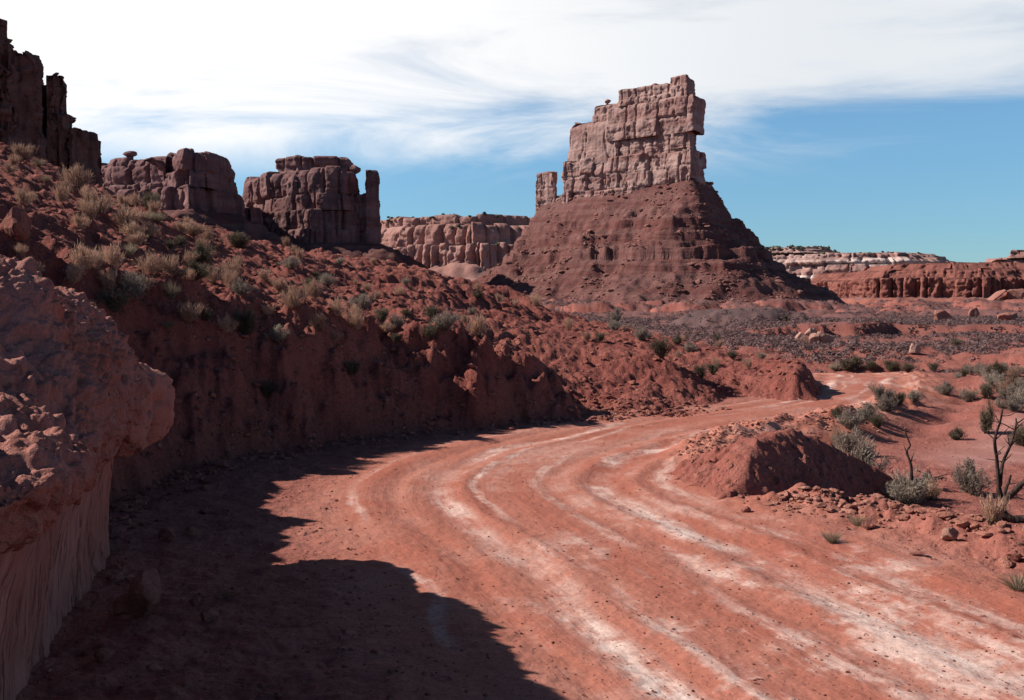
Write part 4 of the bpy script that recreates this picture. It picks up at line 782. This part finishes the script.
# ------------------------------------------------------------------ shrubs
def blade_strip(b, tip, w, R, droop=0.0):
    b = np.array(b); tip = np.array(tip); d = tip-b; s = np.cross(d, R.normal(size=3)); s /= np.linalg.norm(s)+1e-9; s *= w*0.5
    mid = b+d*0.55+np.array((0, 0, droop)); return [b-s, b+s, mid+s*0.8, mid-s*0.8, tip+s*0.15, tip-s*0.15]
def shrub_vf(kind, seed):
    R = np.random.RandomState(seed); LV, SV = [], []
    if kind == 'tuft':
        for _ in range(240):
            a = R.rand()*6.28; q = R.rand()**0.6; base = np.array((math.cos(a)*.12*q, math.sin(a)*.12*q, 0)); h = R.uniform(.5, 1.0)
            tip = base+np.array((math.cos(a)*q*.55, math.sin(a)*q*.55, h*(1-.25*q))); LV.append(blade_strip(base, tip, 0.015, R, .06))
    else:
        lobes = [(R.rand()*6.28, R.uniform(.1, .75), R.uniform(.5, 1.0)) for _ in range(9 if kind != 'upright' else 6)]
        ns = {'straw': 80, 'sage': 70, 'olive': 80, 'upright': 50}[kind]; nl = {'straw': 17, 'sage': 46, 'olive': 44, 'upright': 46}[kind]
        for i in range(ns):
            a0, q0, h0 = lobes[i % len(lobes)]; a = a0+R.normal(0, .38); q = np.clip(q0+R.normal(0, .14), 0, .95)
            sp = 0.75 if kind != 'upright' else 0.38
            hh = h0*math.sqrt(max(0.05, 1-(q*0.8)**2))*R.uniform(.75, 1.08)
            base = np.array((math.cos(a)*.06, math.sin(a)*.06, 0)); tip = np.array((math.cos(a)*q*sp, math.sin(a)*q*sp, hh))
            knee = base*.4+tip*.55+np.array((0, 0, -0.10*q)); SV.append(blade_strip(base, knee, .02, R)); SV.append(blade_strip(knee, tip, .012, R))
            for k in range(nl):
                t = R.uniform(.25, 1.0); c = (base*(1-t)**1+knee*2*t*(1-t)+tip*t*t) if False else base+(tip-base)*t+np.array((0, 0, -.06*q*(1-t)))
                c = c+R.normal(0, .045, 3)
                if kind == 'straw': d = (tip-base)*.16+R.normal(0, .055, 3)+np.array((0, 0, .05)); wd = .016
                else: d = R.normal(0, .05, 3)+(tip-base)*.05+np.array((0, 0, .025)); wd = .019
                LV.append(blade_strip(c, c+d, wd, R))
    def pack(S):
        V = np.array(S).reshape(-1, 3); n = len(S); i = np.arange(n)[:, None]*6
        return V, np.concatenate([i+np.array((0, 1, 2, 3)), i+np.array((3, 2, 4, 5))])
    return pack(LV), (pack(SV) if SV else None)
PROTO = {}
for kind in ('straw', 'sage', 'olive', 'upright', 'tuft'):
    for v in range(3):
        (lv, lf), st = shrub_vf(kind, 100+v*7+hash(kind+'x') % 1 + len(kind))
        mt = M[{'straw': 'straw', 'sage': 'sage', 'olive': 'olive', 'upright': 'olive', 'tuft': 'grass'}[kind]]
        lo = mesh_np('foliage', lv, lf, mt, None, False); so_ = mesh_np('stems', st[0], st[1], M['twig'], None, False) if st else None
        PROTO[kind, v] = (lo.data, so_.data if so_ else None)
        bpy.data.objects.remove(lo)
        if so_: bpy.data.objects.remove(so_)
NAMES = {'straw': 'rabbitbrush', 'sage': 'sagebrush', 'olive': 'desert_shrub', 'upright': 'upright_shrub', 'tuft': 'grass_tuft'}
SEEN = []
def shrub(kind, loc, w, h, label, group=None, seed=0, stems=True):
    R = random.Random(seed*13+7); me, st = PROTO[kind, seed % 3]
    o = bpy.data.objects.new(NAMES[kind], me); C.collection.objects.link(o)
    wid = 1.5 if kind not in ('upright', 'tuft') else (0.8 if kind == 'upright' else 1.1)
    o.location = (loc[0], loc[1], loc[2]-0.03*h); o.scale = (w/wid, w/wid*R.uniform(.85, 1.15), h); o.rotation_euler = (0, 0, R.random()*6.28)
    if st and stems:
        c = bpy.data.objects.new('stems', st); C.collection.objects.link(c); c.parent = o
    tag(o, label, 'grass' if kind == 'tuft' else 'shrub', group); SEEN.append((loc[0], loc[1])); return o
# the ones that stand out: px, foot py, width px, height px, kind, label
BIG = [
 (78, 190, 54, 32, 'straw', 'tallest straw-coloured bush on the left skyline below the dark cliff'),
 (22, 160, 40, 18, 'straw', 'low straw bush on the left skyline under the dark cliff'),
 (96, 214, 62, 28, 'straw', 'wide tan bush below the tallest skyline bush'),
 (128, 228, 50, 28, 'straw', 'orange-tan bush at the right end of the upper left clump'),
 (148, 210, 40, 22, 'olive', 'dark olive bush behind the tan clump under the fluted mesa'),
 (150, 238, 30, 20, 'straw', 'small straw bush just below the tan clump'),
 (193, 236, 42, 18, 'straw', 'pale straw bush beneath the fluted mesa'),
 (200, 252, 30, 16, 'straw', 'smaller straw bush below the pale one beneath the mesa'),
 (236, 248, 50, 20, 'olive', 'wide dark bush on the skyline between the two mesas'),
 (196, 280, 56, 24, 'olive', 'broad dark bush mid slope above the bank'),
 (214, 284, 36, 20, 'straw', 'straw bush growing into the broad dark one mid slope'),
 (144, 293, 42, 18, 'straw', 'flat pinkish straw bush right of the undercut rock'),
 (171, 300, 24, 26, 'tuft', 'spiky grey-green tuft on the dark slope right of the undercut rock'),
 (130, 256, 22, 18, 'tuft', 'small spiky pale tuft on the dark slope above the undercut rock'),
 (320, 331, 40, 22, 'straw', 'round pinkish tan bush on the bank top'),
 (386, 334, 22, 16, 'straw', 'little round tan bush right of the round pinkish one'),
 (444, 331, 48, 26, 'sage', 'grey-green bush on the bank top near its end'),
 (480, 338, 42, 28, 'straw', 'tan bush with dark base at the far end of the bank top'),
 (360, 308, 36, 18, 'sage', 'grey bush above the little round tan bush'),
 (280, 292, 34, 15, 'straw', 'low straw bush above the round pinkish one'),
 (328, 286, 30, 16, 'sage', 'grey bush higher on the slope below the capped mesa'),
 (290, 268, 34, 15, 'sage', 'grey-green bush near the skyline below the capped mesa'),
 (265, 398, 40, 20, 'olive', 'dark shrub hanging on the shaded bank face'),
 (352, 378, 34, 20, 'olive', 'dark shrub low on the shaded bank'),
 (616, 322, 18, 15, 'sage', 'pale shrub on the ridge above the second spur'),
 (662, 358, 34, 20, 'olive', 'dark shrub on top of the second spur'),
 (640, 340, 24, 14, 'sage', 'grey shrub on the ridge left of the dark one on the second spur'),
 (690, 352, 16, 11, 'sage', 'grey shrub on the orange scarp top'),
 (702, 378, 22, 14, 'olive', 'dark shrub in the notch behind the second spur'),
 (712, 374, 20, 12, 'olive', 'dark shrub on the road side of the notch'),
 (716, 342, 16, 9, 'olive', 'tiny dark shrub on the flats by the shale hummock'),
 (848, 455, 44, 30, 'sage', 'grey sagebrush behind the dirt mound, uppermost of its row'),
 (838, 445, 26, 18, 'straw', 'straw bush at the back of the dirt mound'),
 (856, 484, 80, 46, 'sage', 'largest pale sagebrush right behind the dirt mound'),
 (908, 504, 70, 36, 'sage', 'grey sagebrush in the mound\'s shadow'),
 (930, 500, 34, 20, 'straw', 'straw bush beside the fallen dead branches'),
 (972, 494, 46, 36, 'sage', 'round grey-green sagebrush in front of the pink sand'),
 (986, 434, 20, 36, 'upright', 'tall narrow dark shrub on the far side of the pink sand'),
 (1024, 446, 44, 22, 'olive', 'wide dark shrub at the right edge beyond the pink sand'),
 (956, 440, 26, 14, 'olive', 'low dark shrub on the pink sand'),
 (990, 524, 44, 26, 'straw', 'pale bush at the foot of the dead tree'),
 (832, 543, 24, 16, 'tuft', 'green grass tuft at the rubble\'s road side'),
 (858, 526, 26, 14, 'tuft', 'grey-green tuft on the rubble below the mound'),
 (1018, 590, 40, 20, 'tuft', 'grass clump at the right edge of the road'),
 (888, 412, 30, 18, 'sage', 'grey sagebrush left of the pale sand strip'),
 (868, 420, 32, 18, 'sage', 'grey sagebrush on the right shoulder of the far road'),
 (882, 400, 34, 18, 'sage', 'pale sagebrush by the far road, uppermost of the shoulder clump'),
 (898, 406, 28, 16, 'olive', 'dark shrub inside the sagebrush clump on the far road shoulder'),
 (850, 428, 34, 20, 'sage', 'sagebrush at the top of the slope behind the mound'),
 (878, 428, 24, 14, 'olive', 'low dark shrub beside the clump above the mound'),
 (914, 402, 24, 12, 'sage', 'small pale sagebrush at the left end of the pale sand strip'),
 (836, 418, 22, 12, 'olive', 'small dark shrub on the rubble edge of the far bend'),
 (850, 371, 30, 17, 'upright', 'spiky dark shrub at the end of the visible road'),
 (890, 371, 34, 12, 'olive', 'broad dark shrub right of the spiky one at the road end'),
 (908, 372, 26, 10, 'olive', 'low dark shrub at the right end of the row closing the road'),
 (836, 371, 18, 10, 'sage', 'grey shrub at the left end of the row closing the road'),
 (870, 370, 26, 11, 'olive', 'low dark shrub behind the end of the visible road'),
 (946, 395, 30, 14, 'sage', 'grey shrub on the red hummocks'),
 (968, 402, 30, 16, 'sage', 'pale shrub on the red hummocks nearer the sand'),
 (985, 398, 30, 16, 'olive', 'dark shrub on the red hummocks'),
 (1008, 400, 30, 16, 'sage', 'grey shrub at the right end of the red hummocks'),
 (955, 348, 16, 9, 'olive', 'round dark shrub standing on the cut ledge of the flats'),
 (785, 322, 10, 8, 'olive', 'dark dot of a shrub by the butte\'s right foot'),
]
for i, (px, py, wp, hp_, kd, lb) in enumerate(BIG):
    q = hit(px, py); d = q[1]; kq = 0.85 if px < 500 else 1.05; shrub(kd, q, wp*d/FOC*min(kq, 1), hp_*d/FOC*kq, lb, None, i)
# scattered ones, by place
def scatter(n, pxr, pyr, kinds, size, label, group, seed, ok, dmax=140):
    R = random.Random(seed); c = 0; tries = 0
    while c < n and tries < n*30:
        tries += 1; px = R.uniform(*pxr); py = R.uniform(*pyr); q = hit(px, py, 8)
        if not (10 < q[1] < dmax) or not ok(q): continue
        if any((q[0]-a)**2+(q[1]-b)**2 < (0.004*q[1]+0.25)**2 for a, b in SEEN): continue
        w_ = R.uniform(*size); kd = R.choice(kinds); shrub(kd, q, w_, w_*R.uniform(.45, .75), label[kd], group[kd], seed*100+c, stems=False); c += 1
def zone(q):
    z, u, s, dl, dr, f = terrain(np.array([q[0]]), np.array([q[1]])); return float(dl[0]), float(f[0]), float(dr[0])
def on_hill(q): d, f, r = zone(q); return d > 1.0 and not (22.5 < q[1] < 31 and q[0] > 1.2)
def on_right(q):
    d, f, r = zone(q); return d < 0 and f > 3.6 and r > 0.6 and math.hypot((q[0]-10.6)/4.4, (q[1]-21.5)/3.4) > 1
lab = lambda **k: k
scatter(70, (110, 700), (205, 345), ['straw', 'straw', 'straw', 'straw', 'sage', 'olive'], (0.35, 0.85), lab(straw='small straw-coloured bush dotted on the red left hillside', sage='small grey-green bush dotted on the red left hillside', olive='small dark olive bush dotted on the red left hillside'),
        lab(straw='straw bushes on the hillside', sage='grey bushes on the hillside', olive='dark bushes on the hillside'), 1, on_hill)
scatter(26, (0, 180), (160, 330), ['straw', 'straw', 'straw', 'tuft'], (0.3, 0.7), lab(straw='low straw bush on the dark slope above the undercut rock', tuft='thin grass tuft on the dark slope above the undercut rock'), lab(straw='straw bushes above the undercut rock', tuft='tufts above the undercut rock'), 2, on_hill)
scatter(8, (640, 800), (340, 372), ['sage', 'olive', 'straw'], (0.35, 0.6), lab(straw='small straw shrub on the spurs by the far bend', sage='small grey shrub on the spurs by the far bend', olive='small dark shrub on the spurs by the far bend'), lab(straw='straw shrubs by the far bend', sage='grey shrubs by the far bend', olive='dark shrubs by the far bend'), 3, on_hill)
scatter(30, (840, 1024), (372, 425), ['sage', 'sage', 'olive', 'straw'], (0.35, 0.85), lab(straw='small straw shrub in the scrub right of the far road', sage='small grey shrub in the scrub right of the far road', olive='small dark shrub in the scrub right of the far road'), lab(straw='straw shrubs right of the road', sage='grey shrubs right of the road', olive='dark shrubs right of the road'), 4, on_right)
# low scrub that covers the distant flats as one mass
def flats():
    R = np.random.RandomState(9); n = 34000; a = np.radians(R.uniform(-4, 34, n)); r = 42*np.exp(R.rand(n)**0.8*math.log(330/42)); x, y = r*np.sin(a), r*np.cos(a)
    tz, tu, ts, tdl, tdr, tf = terrain(x, y); cov = fbm(x/18, y/18, 4, 15)+0.25
    ok = (tdl < -0.5) & (tf > 4) & (cov > R.uniform(-.2, .7, n)) & ~((y > 45) & (np.abs(y-82) < 2.2) & (R.rand(n) < .7)); x, y = x[ok], y[ok]; z = gz(x, y); n = len(x)
    k = 16; s = R.uniform(.10, .32, n)*(1+r[ok]/200); d = R.normal(size=(n, k, 3)); d[..., 2] = np.abs(d[..., 2])*0.9+0.1; d /= np.linalg.norm(d, axis=2)[..., None]
    c = d*(s[:, None, None]*R.uniform(.55, 1, (n, k, 1)))*np.array((1.25, 1.25, .85))+np.stack([x, y, z], -1)[:, None, :]
    t1 = R.normal(size=(n, k, 3)); t2 = np.cross(d, t1); t1 = np.cross(t2, d); t1 /= np.linalg.norm(t1, axis=2)[..., None]; t2 /= np.linalg.norm(t2, axis=2)[..., None]
    hs = s[:, None, None]*.30
    V = np.stack([c-t1*hs, c+t2*hs*.6+d*hs*.4, c+t1*hs, c-t2*hs*.6], 2).reshape(-1, 3); F = np.arange(len(V)).reshape(-1, 4)
    o = mesh_np('scrubland', V, F, M['scrub'], None, False); tag(o, 'low purplish grey scrub covering the valley flats', 'scrub', None, 'stuff')
flats()
# trees along mesa rims, one dark mass
def rims():
    R = np.random.RandomState(19); V = []; V_, F_ = ICO[1]
    for root, nn, s0, s1, lim in ((m7, 900, 2.0, 4.2, (560, 940)), (m4, 130, 0.9, 1.7, (382, 500))):
        for o in root.children:
            if not o.name.startswith(('caprock', 'cliff_tier')): continue
            co = np.empty(len(o.data.vertices)*3, np.float32); o.data.vertices.foreach_get('co', co); co = co.reshape(-1, 3).astype(float)
            top = co[co[:, 2] > co[:, 2].max()-(9 if root is m7 else 5)]; px = 512+FOC*top[:, 0]/top[:, 1]; top = top[(px > lim[0]) & (px < lim[1])]
            if root is m7 and o.name.startswith('cliff_tier') and o.data.vertices[0].co.z < 40: continue
            for q in top[R.randint(0, len(top), nn if o.name.startswith('caprock') else nn//4)]:
                k = R.uniform(s0, s1); V.append(V_*np.array((1.25, 1.25, 1))*k*(1+0.25*R.normal(size=(len(V_), 1)))+q+np.array((R.normal(0, 4), R.normal(0, 4), k*0.3)))
    n = len(V_); o = mesh_np('woodland', np.concatenate(V), np.concatenate([F_+i*n for i in range(len(V))]), M['juniper'], None, False); tag(o, 'dark woodland along the far mesa rims', 'woodland', None, 'stuff')
rims()

# ------------------------------------------------------------------ dead trees
def tube(pts, r0, r1, n=9, seed=0, gnarl=0.12):
    R = np.random.RandomState(seed); p = spline(pts, 8); m = len(p); V = []
    for i in range(m):
        t = p[min(i+1, m-1)]-p[max(i-1, 0)]; t /= np.linalg.norm(t)+1e-9; a = np.cross(t, (0.31, .9, .2)); a /= np.linalg.norm(a); b = np.cross(t, a); r = r0+(r1-r0)*i/(m-1)
        for k in range(n):
            th = k/n*6.283; rr = r*(1+gnarl*math.sin(th*3+i*.5)+R.normal(0, gnarl*.5)); V.append(p[i]+(a*math.cos(th)+b*math.sin(th))*rr)
    i = np.arange(m-1)[:, None]*n; k = np.arange(n)[None, :]; k2 = (k+1) % n
    F = np.stack([i+k, i+k2, i+n+k2, i+n+k], -1).reshape(-1, 4); return np.array(V), F
def wood(name, root, curves, seed):
    Vs, Fs, n = [], [], 0
    for i, (pts, r0, r1) in enumerate(curves):
        V, F = tube(pts, r0, r1, 9, seed+i); Vs.append(V); Fs.append(F+n); n += len(V)
    V = np.concatenate(Vs)-np.array(root.location); return mesh_np(name, V, np.concatenate(Fs), M['dead'], root)
b0 = hit(1006, 519); D = b0[1]
def W(px, py, dd=0.0): return P(px, py, D+dd)
dt = tag(empty('dead_tree', b0), 'bare dead tree with two thin forked limbs at the right edge', 'dead tree')
wood('trunk', dt, [([W(1003, 524), W(1001, 505, .03), W(999, 488, .05)], .060, .036)], 1)
wood('limb', dt, [([W(999.5, 492, .05), W(997, 462, .05), W(995, 440, 0), W(1000, 422, -.05), W(1003, 408, -.1)], .030, .010), ([W(996, 450, .02), W(993, 440, .1)], .015, .006)], 11)
wood('limb', dt, [([W(1000, 486, .05), W(1003, 462, .12), W(1011, 444, .2), W(1016, 425, .25), W(1016, 418, .25)], .026, .009), ([W(1010, 447, .2), W(1007, 432, .3)], .014, .005)], 21)
wood('limb', dt, [([W(1002, 500, .05), W(1008, 484, .2), W(1011, 475, .25)], .03, .012)], 31)
wood('limb', dt, [([W(1001, 505, 0), W(1012, 494, -.1), W(1022, 484, -.15), W(1034, 476, -.2)], .05, .03)], 41)
wood('limb', dt, [([W(992, 519, -.05), W(992, 508, 0), W(993, 496, 0)], .022, .008)], 51)
lg = tag(empty('fallen_log', hit(1012, 520)), 'charred curved log lying at the foot of the dead tree', 'log')
wood('log', lg, [([W(998, 506, -.1), W(1005, 516, -.15), W(1018, 520, -.2), W(1040, 516, -.25)], .07, .055), ([W(1003, 516, -.15), W(996, 522, -.2)], .035, .015)], 61)
b1 = hit(910, 478); D = b1[1]
RT = np.random.RandomState(12); tw = []
D = b0[1]
for (px, py, dd) in ((997, 455, 0), (995, 440, 0), (1000, 424, 0), (1011, 446, .2), (1015, 430, .25), (1004, 462, .1), (1012, 494, -.1), (1008, 484, .2), (1001, 416, 0), (1016, 424, .25)):
    for _ in range(2):
        a = W(px, py, dd); b = tuple(np.array(a)+np.array((RT.normal(0, .14), RT.normal(0, .12), abs(RT.normal(.12, .08))))); tw.append(([a, [(u+v)/2+RT.normal(0, .015) for u, v in zip(a, b)], b], .009, .003))
for i, c_ in enumerate(tw): wood('twig', dt, [c_], 141+i)
sp = tag(empty('dead_sapling', b1), 'thin bare dead sapling behind the fallen branches', 'dead tree')
wood('trunk', sp, [([W(912, 480), W(911, 466), W(907, 452, .05), W(910, 445, .1), W(906, 434, .1), W(905, 428, .1)], .022, .006), ([W(908, 455), W(904, 446, -.1)], .010, .004), ([W(911, 462), W(914, 452, .1)], .009, .004)], 71)
db = tag(empty('fallen_branches', hit(932, 488)), 'tangle of fallen dead branches on the slope left of the round sagebrush', 'branches')
RB = np.random.RandomState(3); D = hit(932, 488)[1]; cv = []
for i in range(16):
    a = W(RB.uniform(910, 945), RB.uniform(476, 489), RB.uniform(-.3, .3)); b = W(RB.uniform(912, 952), RB.uniform(468, 486), RB.uniform(-.4, .4)); mid = [(u+v)/2+RB.normal(0, .05) for u, v in zip(a, b)]
    cv.append(([a, mid, b], .018, .006))
wood('branch', db, cv, 81)
